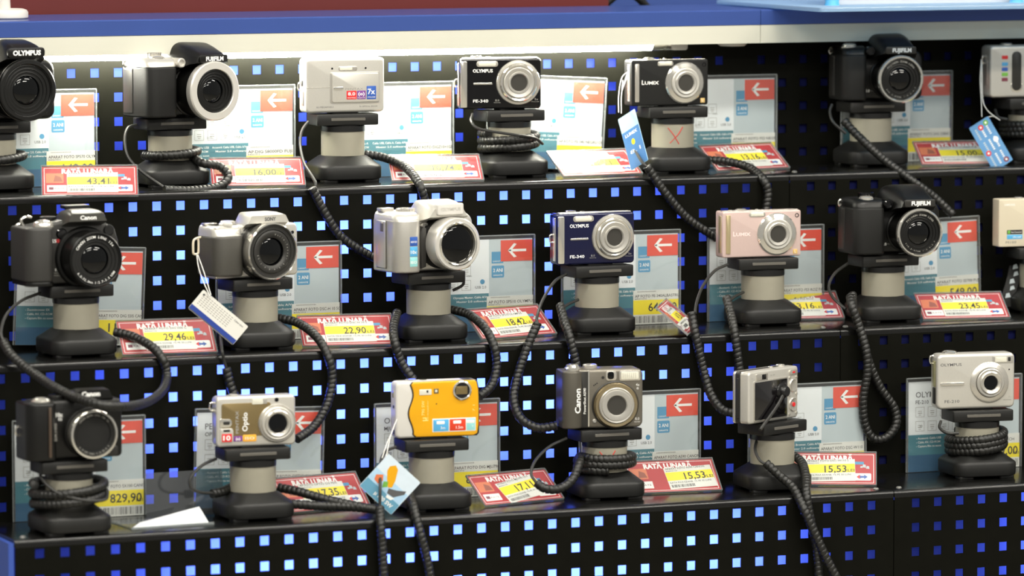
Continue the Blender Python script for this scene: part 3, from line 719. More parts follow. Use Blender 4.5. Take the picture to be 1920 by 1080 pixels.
def sony_back(key, px):
    C = camera(key, 'silver camera turned round showing its dark rear screen', px, (0, -11, 28), D(29), -6)
    w, h, d = 92, 57, 20; f = -d/2
    compact_body(C, w, h, d, 4, SILW, 2.2, 'rear_shell')
    MB().slab(rr(-46.2, 46.2, -.2, 57.2, 4, 6), 8.2, d/2+2, 1, 3).build('front_shell', CHRS, C)
    MB().slab(rr(-46.3, 46.3, -.1, 57.1, 4, 6), 1.5, 8.2, .3, 2).build('dark_band', GREYB, C)
    plate(C, 'screen_frame', CHRS, -37.5, 25, 2.2, 46.5, f, .8, 1.6); plate(C, 'screen', SCREEN, -35.8, 23.6, 3.6, 45, f-.8, .35, 1.2)
    plate(C, 'viewfinder_frame', CHRS, -33, -12, 46.4, 54, f, 1.0, 1); plate(C, 'viewfinder', BLKG, -23, -15.5, 47.6, 53, f-1, .3, .8)
    plate(C, 'zoom_rocker', CHRS, 29, 44, 47.6, 53.6, f, .9, 2.8); plate(C, 'zoom_mark', REDM, 34, 39, 49.6, 51.6, f-.9, .1, .3, .03)
    for z, r in ((36, 7.2), (15, 7.6)):
        MB().lathe([(r, f+.3), (r, f-.7), (r-.7, f-1.2), (r-1.6, f-.9), (.3, f-.9)], 36.2, z, 32).build('control_wheel', CHRS, C)
    MB().lathe([(2.4, f-.8), (2.4, f-1.8), (.2, f-1.9)], 36.2, 15, 18).build('centre_button', REDM, C)
    for x, z in ((29.6, 25.6), (42.6, 26.2), (29.6, 4.6), (42.6, 5.2), (30, 45), (42.4, 45)):
        MB().lathe([(1.5, f+.3), (1.5, f-.7), (.2, f-.8)], x, z, 14).build('small_button', CHRS, C)
    letter(C, '8.1M', -2, 50.6, 2.6, f, PRINTG, 8)
    # suction sensor stuck on the screen, with its flat lead
    sx, sz, fy = 14, 31.5, f-1.2
    su = MB().lathe([(9.5, fy), (9, fy-1.2), (6.5, fy-2.2), (6.2, fy-6), (5, fy-7.4), (.3, fy-7.6)], sx, sz, 28).build('security_sensor', STANDG, C)
    MB().tube(spline([(sx-4, fy-4, sz-4), (sx-16, fy-4.5, sz-15), (sx-34, fy-4.2, sz-29), (sx-46, fy-4, sz-38)], 2), 2.0, 8).build('sensor_lead', CABLE, su)
    plate(C, 'port_door', GREYB, -47.2, -45.8, 6, 50, 5.5, 3, 1); letter(C, '2x', -40, 50, 2, f, PRINTG)
    button(C, 'shutter_button', CHRS, 30, 3, 57, 5, 2); button(C, 'power_button', CHRS, 12, 3, 57, 3, 1.2)
    return C
sony_back('s19', 1452)
# ---- bridge cameras
def trap(hwb, hwt, zb, zt, r, cx=0, n=5):
    P = [(-hwb, zb), (hwb, zb), (hwt, zt), (-hwt, zt)]
    o = [P[0], P[1]]
    for i in (2, 3):
        a, b, c = P[i-1], P[i], P[(i+1) % 4]
        d1 = math.hypot(a[0]-b[0], a[1]-b[1]); d2 = math.hypot(c[0]-b[0], c[1]-b[1])
        s = (b[0]+(a[0]-b[0])*min(r/d1, .49), b[1]+(a[1]-b[1])*min(r/d1, .49)); e = (b[0]+(c[0]-b[0])*min(r/d2, .49), b[1]+(c[1]-b[1])*min(r/d2, .49))
        for k in range(n+1):
            t = k/n; o.append(((1-t)**2*s[0]+2*t*(1-t)*b[0]+t*t*e[0], (1-t)**2*s[1]+2*t*(1-t)*b[1]+t*t*e[1]))
    return [(x+cx, z) for x, z in o]
def loft_y(secs, cx=0):
    """secs from back to front: (y, half width bottom, half width top, z bottom, z top, corner radius)"""
    R = [[(x, s[0], z) for x, z in trap(s[1], s[2], s[3], s[4], s[5], cx)] for s in secs]
    return MB().rings(R)
def grip_outline(x0, x1, yb, yf, r=11, inner=6):
    o = [(x0, yb)]
    for i in range(7):
        t = i/6*math.pi/2; o.append((x0+r-r*math.cos(t), yf+r-r*math.sin(t)))
    for i in range(7):
        t = i/6*math.pi/2; o.append((x1-inner+inner*math.sin(t), yf+inner-inner*math.cos(t)))
    o.append((x1, yb)); return o
def dial(C, nm, m, x, y, z, r, h, knurl=0):
    mb = MB(); n = 48; R = []
    for rad, zz in ((r, z), (r, z+h-.8), (r-.8, z+h), (.4, z+h)):
        R.append([(x+(rad-(.5 if knurl and j % 2 and rad > 1 else 0))*math.cos(2*math.pi*j/n), y+(rad-(.5 if knurl and j % 2 and rad > 1 else 0))*math.sin(2*math.pi*j/n), zz) for j in range(n)])
    return mb.rings(R).build(nm, m, C)
def ring_text(C, st, cx, cz, y, r, size, a0, a1, m):
    """lettering run round a lens rim, from angle a0 to a1 (degrees, clockwise seen from the front)"""
    mb = MB(); n = len(st)
    for i, ch in enumerate(st):
        if ch == ' ': continue
        a = math.radians(a0+(a1-a0)*i/max(1, n-1)); flip = a1 > a0
        up = a-math.pi/2 if not flip else a+math.pi/2
        mb.text(ch, cx+r*math.cos(a), cz+r*math.sin(a), size, y-.05, None, 'C', up, .01)
    return mb.build('rim_lettering', m, C, smooth=0)
def zoom_lens(C, cx, cz, y, rb, rr_, ln, bar, ring, rimw, innerm=BLK, ringlen=9):
    """barrel of radius rb and length ln from y, front ring of radius rr_ with rim width rimw, stepped cone and glass inside"""
    MB().lathe([(rb+1.5, y+4), (rb+1.5, y-2), (rb, y-3), (rb, y-ln+ringlen)], cx, cz, 52).build('lens_barrel', bar, C)
    fr = y-ln
    MB().lathe([(rr_-.8, fr+ringlen), (rr_, fr+ringlen-1), (rr_, fr+1.4), (rr_-1.2, fr), (rr_-rimw+.6, fr-.1), (rr_-rimw, fr+.6), (rr_-rimw, fr+5)], cx, cz, 56).build('lens_ring', ring, C)
    ri = rr_-rimw
    cone = [(ri, fr+2.0)]
    for k in range(4):
        a = ri*(1-.13*k)-.4; cone += [(a, fr+2.2+k*1.1), (a-.9, fr+1.9+k*1.1), (a-1.0, fr+3.0+k*1.1)]
    rg = ri*.56
    cone += [(rg+1, fr+6.5), (rg, fr+7.5)]
    MB().lathe(cone+[(.3, fr+9)], cx, cz, 52).build('lens_inner', innerm, C)
    g = [(rg+.6, fr+8)]
    for k in range(1, 7): 
        t = k/6; g.append((max(.2, (rg+.6)*math.cos(t*math.pi/2)), fr+8-5.2*math.sin(t*math.pi/2)*.8))
    MB().lathe(g, cx, cz, 44).build('lens_glass', GLASS, C)
    return fr
def fuji(key, label, px, rz, ring, shoulder, rimw, big):
    lz, hz, gx, R_ = (29, -1.5, -58, 32.6) if big else (26, -6.5, -50 if key == 's6' else -57, 27.6)
    C = camera(key, label, px, (12, -55, lz), rz)
    top = 60 if big else 58
    MB().slab(rr(gx+5, 53, 0, top, (4, 8, 12, 4), 6), -14, 20, 4, 4).build('body', BLK, C)
    MB().slab(grip_outline(gx, -21, 22, -32, 12, 6), .5, top-4, 2.5, 3, 'z').build('grip', BLKM, C)
    # shoulder deck over the grip
    R = [[(x, y, z) for x, y in grip_outline(gx+.4+i, -20.5, 21.5-i, -30.5+i*2.6, 12, 6)] for z, i in ((top-4, 0), (top, .3), (top+3.5, 1.6), (top+5.5, 4))]
    MB().rings(R).build('shoulder', shoulder, C)
    MB().slab(rr(gx-1, gx+2.4, 4, top-6, 2), 2, 20, 1, 2).build('card_door', GREYB, C)
    loft_y([(22, 27, 20, 46, 76+hz, 8), (12, 30, 22, 46, 82+hz, 10), (0, 31, 23, 46, 84+hz, 11), (-14, 30, 22, 48, 82.5+hz, 11), (-28, 27, 20, 56+hz, 78.6+hz, 9), (-40, 23.5, 18.5, 60+hz, 74+hz, 6), (-48, 21.5, 17.5, 61+hz, 71+hz, 4), (-49.5, 20.5, 16.8, 62+hz, 70+hz, 3)], 12).build('flash_housing', BLK, C)
    MB().slab(rr(-5.5, 31.5, 61.8+hz, 70+hz, 2), -51.2, -49, .6, 2).build('name_plate', GREYB if not big else BLK, C)
    letter(C, 'FUJIFILM', 14, 66+hz, 6.4, -51.2, PRINTW, 23, 0, .04)
    MB().lathe([(5.4, -15), (5.4, -33), (4.4, -34), (3.2, -34), (3, -32.6), (.3, -32.6)], -17.5, top, 28).build('focus_lamp', shoulder if shoulder is not BLK else BLKG, C)
    dial(C, 'mode_dial', CHRS if shoulder is not BLK else BLKG, -30, 4, top+4, 9.5, 7, 1); MB().lathe([(8.4, top+3), (8.2, top+6.6), (6, top+8), (.3, top+8.4)], -38, -15, 32, 'z').build('shutter_button', CHRS, C)
    dial(C, 'power_ring', CHR, -38, -15, top+3, 9.6, 2.4, 1)
    zoom_lens(C, 12, lz, -14, R_-4, R_, 41, BLK, ring, rimw, BLK, 10 if big else 7)
    if not big:
        ring_text(C, 'FUJINON ZOOM LENS', 12, lz, -53.2, 20.6, 3.2, 140, 40, PRINTG); ring_text(C, 'f=6.3-63mm 1:3.5-3.7', 12, lz, -53.2, 20.6, 2.6, 215, 330, PRINTG)
    letter(C, '8.0' if not big else '0', -15, 11, 4.4, -14, PRINTW, None, 0, .01); letter(C, 'MEGA PIXELS', -8, 11, 1.6, -14, PRINTG, 7)
    MB().tube(spline([(gx+5, 18, top), (gx+1, 19, top+2), (gx-1, 19, top-2), (gx+1, 18, top-6)], 1), 1.1, 8).build('strap_lug', CHR, C)
    return C
fuji('s2', 'black bridge camera with wide silver lens ring and silver shoulder', 404, D(16), RINGS, SILW, 8.6, True)
fuji('s6', 'black bridge camera with thin chrome lens ring on the top step, dark bay', 1690, D(-7), CHR, BLK, 3.4, False)
fuji('s13', 'black bridge camera with thin chrome lens ring on the middle step', 1726, D(-4), CHR, BLK, 3.0, False)
def sp570(key, px):
    C = camera(key, 'big-lensed black bridge camera cut by the left frame edge', px, (6, -52, 34), D(8))
    MB().slab(rr(-56, 56, 0, 66, (5, 10, 14, 6), 6), -14, 22, 5, 4).build('body', BLK, C)
    MB().slab(grip_outline(-60, -26, 24, -36, 13, 6), .5, 64, 3, 3, 'z').build('grip', BLKM, C)
    loft_y([(22, 22, 16, 55, 77, 7), (6, 25, 18, 55, 87, 9), (-10, 26, 18, 56, 88.5, 9), (-28, 26, 18, 62, 86, 9), (-40, 24.5, 18, 66, 83, 7), (-46, 22.5, 17, 68, 79, 4)], 6).build('flash_housing', BLK, C)
    MB().slab(rr(-16, 28, 69, 80, 4), -48.5, -45, 1, 2).build('name_plate', BLK, C)
    letter(C, 'OLYMPUS', 6.5, 74.5, 7.2, -48.5, PRINTW, 33, 0, .05)
    MB().slab(rr(-10, 20, 86, 90.5, 1.5), -6, 8, .6, 2).build('hot_shoe', CHRS, C)
    fr = zoom_lens(C, 6, 34, -14, 31, 33.5, 38, BLK, BLK, 5.2, BLK, 12)
    MB().lathe([(33.9, fr+6.4), (34.1, fr+5.8), (33.9, fr+5.2)], 6, 34, 60).build('chrome_line', CHR, C)
    dial(C, 'mode_dial', BLKG, -32, 6, 66, 10, 6, 1); button(C, 'shutter_button', CHRS, -42, -20, 64, 7, 4)
    return C
sp570('s1', 53)
def canon_s5(key, px):
    C = camera(key, 'charcoal bridge camera with large lens at the left of the middle step', px, (10, -50, 28), D(4))
    MB().slab([(-50, 0), (47, 0), (50, 6), (50, 44), (46, 57), (34, 65), (-14, 68), (-50, 62)], -14, 20, 4, 3).build('body', GREYB, C)
    MB().slab(grip_outline(-59, -29, 22, -30, 14, 8), 4, 62, 3, 3, 'z').build('grip', mat('grip_charcoal', (50, 49, 47), .5, .1, .15, 600, .2), C)
    MB().slab(grip_outline(-58, -28, 21, -29, 13, 8), 0, 4.5, .8, 2, 'z').build('base_trim', BLK, C)
    loft_y([(20, 20, 16, 60, 72, 5), (10, 22, 17, 60, 77, 7), (-6, 23, 18, 60, 79.5, 8), (-20, 23, 19, 64, 79, 7), (-28, 22.5, 19, 66.5, 77, 4), (-31, 21.5, 18, 67.5, 75.4, 3)], 8).build('flash_housing', mat('canon_flash', (74, 73, 69), .32, .3), C)
    letter(C, 'Canon', 8.5, 71.6, 6.2, -31.3, PRINTW, 18.5, 0, .04)
    MB().slab(rr(-6, 22, 78.5, 82.5, 1.5), -2, 14, .6, 2).build('hot_shoe', BLK, C)
    fr = zoom_lens(C, 10, 28, -14, 28.2, 29.4, 36, BLK, BLK, 1.8, BLKM, 22)
    MB().lathe([(33, -10), (33, -16), (31.5, -18), (29, -18)], 10, 28, 52).build('lens_mount_ring', BLKM, C)
    ring_text(C, 'CANON ZOOM LENS 12x', 10, 28, fr+1.2, 24.2, 3.9, 150, 38, PRINTW); ring_text(C, '6.0-72.0mm 1:2.7-3.5 USM', 10, 28, fr+1.2, 24.2, 3.5, 215, 325, PRINTW)
    MB().lathe([(6, -13), (6, -15), (5, -16), (.3, -16)], -15.5, 54, 28).build('focus_lamp', BLKG, C)
    MB().lathe([(6, -13), (6, -15), (5, -16), (.3, -16)], 38, 56, 28).build('microphone', BLKM, C)
    letter(C, 'S5', -24, 46.5, 5, -14.4, PRINTW, 5.5, 0, .02); letter(C, 'IS', -19.5, 46.5, 5, -14.4, REDM, 3.5, 0, .02)
    letter(C, '8.0', -21, 16, 4, -14.4, PRINTW); letter(C, 'MEGA', -21, 12.5, 2.4, -14.4, PRINTG); letter(C, 'PIXELS', -21, 10, 2.4, -14.4, PRINTG)
    MB().lathe([(11, 61), (11.4, 63), (10, 66.5), (7, 68.5), (3, 69.6), (.3, 69.8)], -36, -14, 32, 'z').build('shutter_button', CHRS, C)
    dial(C, 'mode_dial', BLK, -22, 8, 66, 9, 5, 1)
    MB().tube(spline([(-48, 14, 62), (-50, 14, 68), (-44, 14, 71), (-38, 14, 70)], 1), 1.6, 8).build('strap_lug', CHR, C); MB().tube(spline([(-52, 16, 58), (-55, 16, 62), (-50, 16, 64)], 1), 1.4, 8).build('strap_lug', CHR, C)
    return C
canon_s5('s8', 181)
def sony_h10(key, px):
    C = camera(key, 'pale silver camera with dark grip, turned to the right', px, (7, -36, 28.5), D(12))
    MB().slab(rr(-50, 53, 0, 57, (3, 5, 7, 3), 6), -12, 20, 2.5, 3).build('body', SILW, C)
    MB().slab(grip_outline(-53.5, -18.5, 20, -22, 13, 9), 3, 46, 2.5, 3, 'z').build('grip', mat('grip_grey', (72, 70, 65), .5, .2, .1, 500), C)
    R = [[(x, y, z) for x, y in grip_outline(-53+i, -18+i*.2, 19.5, -18+i*3, 12, 8)] for z, i in ((45.5, 0), (52, .4), (55.5, 1.6), (57, 3.5))]
    MB().rings(R).build('shoulder', SILW, C)
    loft_y([(18, 21, 14, 50, 64, 5), (6, 25, 19, 50, 69.5, 4), (-10, 26, 20, 52, 69.5, 4), (-20, 26, 20, 58, 68.5, 3), (-24, 25.5, 21, 59, 67.5, 2)], 9).build('flash_housing', SILW, C)
    letter(C, 'SONY', 11, 63.2, 5.4, -24.3, PRINTD, 14, 0, .03)
    letter(C, 'Cyber-shot', -17, 50.5, 4.6, -18.6, PRINTG, 22)
    zoom_lens(C, 7, 29, -12, 30, 30.8, 25, GREYB, CHR, 1.8, GREYB, 13)
    MB().lathe([(23, -28), (23, -34.6), (21.6, -35.4), (17, -34.8), (15, -33)], 7, 28.5, 48).build('lens_collar', GREYB, C)
    ring_text(C, 'Vario-Tessar 3.5-4.4 6.3-63', 7, 28.5, -35.6, 19, 2.6, 80, -170, PRINTG)
    for x, z, t, s in ((-16, 32, '10x', 4.6), (-16, 14.4, '3.0"', 4.6), (-17, 7, '8.1', 4)): letter(C, t, x, z, s, -12, PRINTD, None, 0, .01)
    for z in (35.6, 11.2, 4): letter(C, 'OPTICAL ZOOM', -14.5, z, 1.3, -12, PRINTD, 9)
    for i in range(3): MB().lathe([(.8, -11.5), (.8, -12.2), (.1, -12.2)], -12.6+i*.9, 41+i*2.1, 10).build('microphone_hole', PRINTK, C)
    MB().lathe([(1.8, -11), (1.8, -12.6), (.2, -12.6)], 46, 46.5, 14).build('focus_lamp', BLKG, C)
    MB().lathe([(7.6, 56), (7.6, 58.6), (6, 60.2), (.3, 60.6)], -34, -6, 32, 'z').build('shutter_button', SILW, C)
    dial(C, 'mode_dial', SIL, -23, 8, 57, 8, 3.6, 1); MB().slab(rr(-52, -36, 8, 16, 1), 57, 59, .4, 2, 'z').build('top_trim', CHRS, C)
    mb = MB().tube(spline([(-52, 14, 44), (-57, 15, 43), (-61, 16, 40), (-61.5, 16, 29), (-60.5, 16, 26), (-57, 15, 26), (-55.5, 15, 29), (-55.5, 15, 40), (-57, 15, 43)], 1), 1.3, 8); mb.build('strap_lug', mat('lug_cream', (226, 214, 190), .4), C)
    MB().tube(spline([(53, 4, 46), (56, 2, 46), (58, 2, 44)], 1), 1.2, 8).build('strap_pin', CHR, C)
    return C
sony_h10('s9', 512)
def sp510(key, px):
    C = camera(key, 'silver bridge camera with blue sticker column and dark lens', px, (11, -50, 31), D(10))
    MB().slab(rr(-50, 52, 0, 62, (3, 8, 12, 3), 6), -14, 20, 3, 3).build('body', SILW, C)
    MB().slab(grip_outline(-53, -22, 22, -30, 15, 8), 0, 58, 2.5, 3, 'z').build('grip', SIL, C)
    R = [[(x, y, z) for x, y in grip_outline(-52.6+i, -22, 21.5, -29+i*2.6, 14, 8)] for z, i in ((57, 0), (61, .4), (64, 2), (65.5, 4.5))]
    MB().rings(R).build('shoulder', SILW, C)
    MB().slab([(-22.4, 4), (-16.5, 6), (-16.2, 48), (-20, 50), (-23.4, 44)], -29, -12, 1, 2).build('rubber_insert', GREYB, C)
    loft_y([(20, 20, 15, 54, 70, 6), (8, 24, 19, 54, 76, 6), (-8, 27, 20, 54, 77.5, 6), (-20, 27, 20, 56, 76, 6), (-30, 26, 18.5, 58, 73, 5), (-34, 24, 17, 60, 70, 4)], 9).build('flash_housing', SILW, C)
    MB().slab(rr(-7, 26, 62, 74.5, 2), -37.6, -30, 1.2, 3).build('flash_cover', WHITEP, C); letter(C, 'OLYMPUS', 9.5, 68.2, 5, -37.6, SILW, 25, 0, .03)
    fr = zoom_lens(C, 11, 31, -14, 27.6, 28.6, 36, BLKM, RINGS, 5.2, BLKG, 22)
    MB().lathe([(24, fr+5), (24, fr-.6), (22.8, fr-1.4), (21.4, fr-.6), (21, fr+3)], 11, 31, 52).build('inner_ring', CHR, C)
    g = [(21, fr+3)]+[(max(.2, 21*math.cos(k/6*math.pi/2)), fr+3-3.4*math.sin(k/6*math.pi/2)) for k in range(1, 7)]
    MB().lathe(g, 11, 31, 44).build('front_glass', GLASS, C)
    MB().lathe([(5, -13), (5, -17), (4, -18), (2.6, -18), (2.4, -16.6), (.3, -16.6)], -11.5, 49, 26).build('focus_lamp', SIL, C)
    for i, (a, b) in enumerate([(-13.6, 58.6), (-11.5, 60.6), (-9.4, 58.6), (-13, 56.4), (-10, 56.4), (-11.5, 58.4)]): MB().lathe([(.5, -13.8), (.5, -14.3), (.1, -14.3)], a, b, 8).build('microphone_hole', PRINTD, C)
    letter(C, '10x', -13, 9, 4, -14, PRINTD, None, 0, .01); letter(C, 'OPTICAL ZOOM', -10.5, 6.4, 1.5, -14, PRINTD, 12); letter(C, '7.1', 32, 60, 3, -33, PRINTG)
    for z0, z1, m, t, s in ((29.5, 39.5, BLUES, 'HIGH ISO', 3.0), (18, 28.8, BLUEL, '10x', 5), (7, 17.4, AQUA, 'ISO', 4)):
        plate(C, 'sticker', m, -38, -28.5, z0, z1, -30, .15, .4, .03); letter(C, t, -33.2, (z0+z1)/2-.5, s, -30.15, PRINTW, 7.6, 0, .02)
    MB().slab(rr(-55, -52.6, 4, 56, 1.5), -6, 14, .6, 2).build('card_door', SIL, C); MB().slab(rr(-55.6, -54, 44, 54, 1), -2, 4, .4, 2).build('strap_slot', GUN, C)
    dial(C, 'mode_dial', CHRS, -28, -4, 63, 10.5, 6, 1); MB().slab(rr(-52, -36, 6, 18, 2), 65, 69, .8, 2, 'z').build('rear_deck', SIL, C)
    return C
sp510('s10', 859)
def sx100(key, px):
    C = camera(key, 'black camera with closed lens ring at the left of the lowest step', px, (13, -34, 27), D(2))
    MB().slab(rr(-46, 51, 0, 61, (3, 5, 6, 3), 5), -13, 18, 3, 3).build('body', BLK, C)
    MB().slab(grip_outline(-54, -23, 18, -24, 14, 7), 0, 60, 2.5, 3, 'z').build('grip', BLK, C)
    MB().slab(rr(-33, -30, 4, 56, 1), -26, -20, .5, 2).build('grip_trim', mat('trim_bronze', (96, 82, 72), .3, .6), C)
    loft_y([(16, 20, 16, 56, 68, 3), (-4, 22, 18, 56, 72, 4), (-14, 22, 18, 60, 71.5, 4), (-18, 21, 17, 62, 70.5, 2)], 18).build('flash_housing', BLK, C)
    letter(C, 'Canon', 15, 67.2, 6.6, -18.4, PRINTW, 20, 0, .05)
    MB().lathe([(26.4, -10), (26.4, -20), (25.4, -21)], 13, 27, 48).build('lens_mount_ring', BLKM, C)
    MB().lathe([(24, -12), (24, -31), (25.2, -32), (25.2, -34.4), (24.4, -35), (23, -35), (22.4, -33.6), (22.4, -30)], 13, 27, 56).build('lens_ring', CHR, C)
    MB().lathe([(22.4, -28), (22.2, -32.6), (20.8, -33.4), (18.4, -32.8), (17.6, -31.4), (.3, -31.2)], 13, 27, 48).build('lens_cover', BLKM, C)
    ring_text(C, 'CANON ZOOM LENS 10x IS', 13, 27, -33.4, 20, 2.8, 140, 40, PRINTG); ring_text(C, '6.0-60.0mm 1:2.8-4.3', 13, 27, -33.4, 20, 2.8, 220, 320, PRINTG)
    letter(C, '10x', -17.5, 46.5, 6, -13, PRINTW, 7.5, 0, .03); letter(C, 'IS', -16.5, 42, 4, -13, PRINTW, 4, 0, .02)
    letter(C, 'SX100', -25.5, 30, 4, -24.2, PRINTG, 18, math.pi/2)
    MB().slab(rr(31, 44, 2, 12, 2), -19, -12, 1, 2).build('ring_release_button', GREYB, C)
    MB().lathe([(10, 59), (10, 61), (8, 63), (5, 64.4), (.3, 64.6)], -35, -6, 30, 'z').build('shutter_button', CHRS, C); dial(C, 'mode_dial', BLK, -14, 6, 60, 9, 5, 1)
    MB().tube(spline([(-53, 10, 24), (-57, 9, 26), (-57, 9, 32), (-53, 10, 34)], 1), 1.2, 8).build('strap_lug', CHR, C)
    return C
sx100('s15', 177)
# ================================================================== INFO CARDS IN CLEAR HOLDERS
KW, KH = 140.0, 102.0
def arrow_mb(cx, cz, w, h, y):
    mb = MB(); t = h*.17
    mb.add([(cx-w*.36, y, cz-t/2), (cx+w*.5, y, cz-t/2), (cx+w*.5, y, cz+t/2), (cx-w*.36, y, cz+t/2)], [(0,1,2,3)])
    for s in (1, -1):
        mb.add([(cx-w*.5, y-.01, cz), (cx-w*.5+t*1.1, y-.01, cz-s*t*.35), (cx-w*.06+t*.3, y-.01, cz+s*h*.44), (cx-w*.06-t*.9, y-.01, cz+s*h*.5)], [(0,1,2,3)])
    return mb
def quad(x0, x1, z0, z1, y): return MB().add([(x0,y,z0),(x1,y,z0),(x1,y,z1),(x0,y,z1)], [(0,1,2,3)])
def sheet(x0, x1, z0, z1, y0, y1): return MB().box(x0, x1, y0, y1, z0, z1)
def info_card(row, px, py, label, line, price, title=None, sub=None, roll=0.0, yaw=0.0, teal='Accesorii: Cablu USB', full=True, dep=9.0):
    """px, py: photo position of the card's top right corner"""
    Y = YB[row]-dep; T = TZ[row]
    tr_ = aY(px, py, Y); r = math.radians(roll); yw = math.radians(yaw)
    cx = KW/2*math.cos(r)+KH*math.sin(r)
    lift = max(0, abs(math.sin(r))*KW/2)
    X = tr_.x - cx*math.cos(yw)
    Kd = thing('info_card', label, 'info card', (X, Y, T+.6+lift), (0, r, yw), 'product cards in clear holders')
    x0, x1 = -KW/2, KW/2; xs = x0+88
    sheet(x0, xs, 0, KH, 0, .5).build('white_leaf', PAPERW, Kd, 0)
    q = sheet(xs, x1, 0, KH, -.1, .4).build('blue_leaf', PAPERB, Kd, 0)
    quad(x0, xs-.4, 19, 42, -.12).build('teal_band', TEAL, Kd, 0); quad(x0, xs-.4, 0, 19, -.12).build('deep_blue_band', TEALD, Kd, 0)
    mb = MB()
    for i, s in enumerate((teal, 'Cablu AV, CD-ROM', 'Captura film cu sunet')): mb.text('- '+s, x0+10, 38-i*4.5, 3.4, -.2, None, 'L', 0, .01)
    mb.text(teal+', Cablu A/V', xs-3, 38, 3.4, -.2, 40, 'R', 0, .01); mb.text('Master 2.0 software', xs-3, 33.5, 3.2, -.2, 36, 'R', 0, .01)
    mb.build('white_small_print', PRINTW, Kd, 0)
    tb = MB()
    if title: tb.text(title, x0+9, 87.5, 9, -.1, None, 'L', 0, .01)
    if sub: tb.text(sub, x0+9, 79, 6, -.1, None, 'L', 0, .01)
    tb.text('USB 2.0', xs-10, 49, 4, -.1, 13, 'C', 0, .01); tb.text('SD', x0+16, 52, 3, -.1); tb.text('LCD', x0+42, 49, 3, -.1); tb.text('video', xs-24, 62, 3, -.1)
    tb.build('dark_print', PRINTD, Kd, 0)
    ic = MB()
    for k in range(5):
        for z in (62, 46):
            a = x0+9+k*15.4
            if k == 4: continue
            for (u0, u1, w0, w1) in ((a, a+11, z, z+.4), (a, a+11, z+11, z+11.4), (a, a+.4, z, z+11.4), (a+10.6, a+11, z, z+11.4), (a+3, a+8, z+4, z+4.8), (a+3, a+8, z+6.4, z+7), (a+4, a+7, z+2, z+2.6)):
                ic.add([(u0,-.1,w0),(u1,-.1,w0),(u1,-.1,w1),(u0,-.1,w1)], [(0,1,2,3)])
    ic.build('spec_icons', PRINTG, Kd, 0)
    MB().lathe([(2.8, .1), (2.8, -.12), (.1, -.12)], xs-8, 55, 18).build('blue_dot', BADGE, Kd, 0)
    # right leaf
    b0 = quad(xs+3, xs+17, 75, 88, -.15).build('warranty_badge', BADGE, Kd, 0); MB().text('GARANTIE', xs+10, 77.4, 2.4, -.2, 11).build('badge_lettering', PRINTW, b0, 0)
    b1 = MB().slab(rr(xs+3, xs+18, 59, 72.5, 1.5), -.2, 0, .05, 1).build('warranty_badge', BADGE, Kd, 0); MB().text('2 ANI', xs+10.6, 67.4, 5.4, -.25, 11.5, 'C', 0, .02).text('GARANTIE', xs+10.5, 61.8, 2.4, -.25, 11, 'C', 0, .01).build('badge_lettering', PRINTW, b1, 0)
    lb = sheet(x1-38, x1-.2, KH-25, KH-1.5, -.4, -.1).build('orange_label', ORM, Kd, 0)
    arrow_mb(x1-18.5, KH-13, 22, 16, -.45).build('left_arrow', PRINTW, lb, 0)
    s = sheet(xs-3, x1+.6, 0, 38.5, -.6, -.3).build('price_strip', STICK, Kd, 0)
    quad(xs-3, x1+.6, 11, 27.5, -.66).build('yellow_band', YBAND, s, 0)
    k = MB().text(line, xs-1, 32, 4.6, -.66, min(55, 2.75*len(line)), 'L', 0, .006).text('84001973', xs-1, 28.9, 2.0, -.7, 14, 'L')
    k.text(price, xs+33, 19.4, 13.2, -.7, 35*len(price)/6, 'C', 0, .012).text('LEI', x1-4, 16.5, 5, -.7, 7)
    for i in range(30):
        a = xs-1+i*1.75+random.uniform(-.2, .2); b = random.uniform(.35, 1.1); k.add([(a,-.7,1.5),(a+b,-.7,1.5),(a+b,-.7,9.5),(a,-.7,9.5)], [(0,1,2,3)])
    for i in range(18):
        a = xs+2+i*1.3; k.add([(a,-.7,36.4),(a+.5,-.7,36.4),(a+.5,-.7,37.6),(a,-.7,37.6)], [(0,1,2,3)])
    k.build('strip_print', PRINTK, s, 0)
    h = MB().box(x0-2, x1+2.5, -2.0, -1.0, -.3, KH+4).build('acrylic_sleeve', ACRY, Kd, 0)
    e = MB().box(x0-2, x1+2.5, -2.05, 1.4, KH+3.6, KH+4.6).box(x1+2.2, x1+3, -2.05, 1.2, 0, KH+4).box(x0-2.6, x0-2, -2.05, 1.2, 0, KH+4)
    e.build('sleeve_edge', ACRE, h, 0)
    return Kd
info_card(1, 176, 174, 'info card beside the big-lensed camera at the left end, top step', 'APARAT FOTO SP570 OLYM', '149,00', teal='Olympus Master 2.0')
info_card(1, 548, 164, 'bright info card behind the silver-ringed bridge camera', 'AP.DIG S8000FD FUJI', '894,50', teal='Accesorii: Cablu USB')
info_card(1, 845.5, 159, 'info card right of the silver camera with sliding cover', 'APARAT FOTO DIGZ10+1GB', '749,00', teal='Cablu USB, Cablu A')
info_card(1, 1133, 159, 'slightly tilted info card right of the black chrome-lens compact', 'AP.FOTO FE-340 NEGRU OL', '699,00', roll=3.2)
info_card(1, 1452, 150, 'info card behind the black compact at the bay joint, top step', 'APARAT FOTO FS3 NEGR', '649,00')
info_card(1, 1781, 141, 'info card right of the chrome-ringed camera on the dark top step', 'APARAT FOTO DIG S5800 F', '599,00')
info_card(2, 268, 470, 'info card behind the charcoal bridge camera, middle step', 'APARAT FOTO DIG S5IS CAN', '119,00', roll=2.5, teal='Zoombrowser EX')
info_card(2, 635, 463, 'info card right of the camera with dark grip, middle step', 'APARAT FOTO DSC-H 10 SO', '969,00', teal='Software')
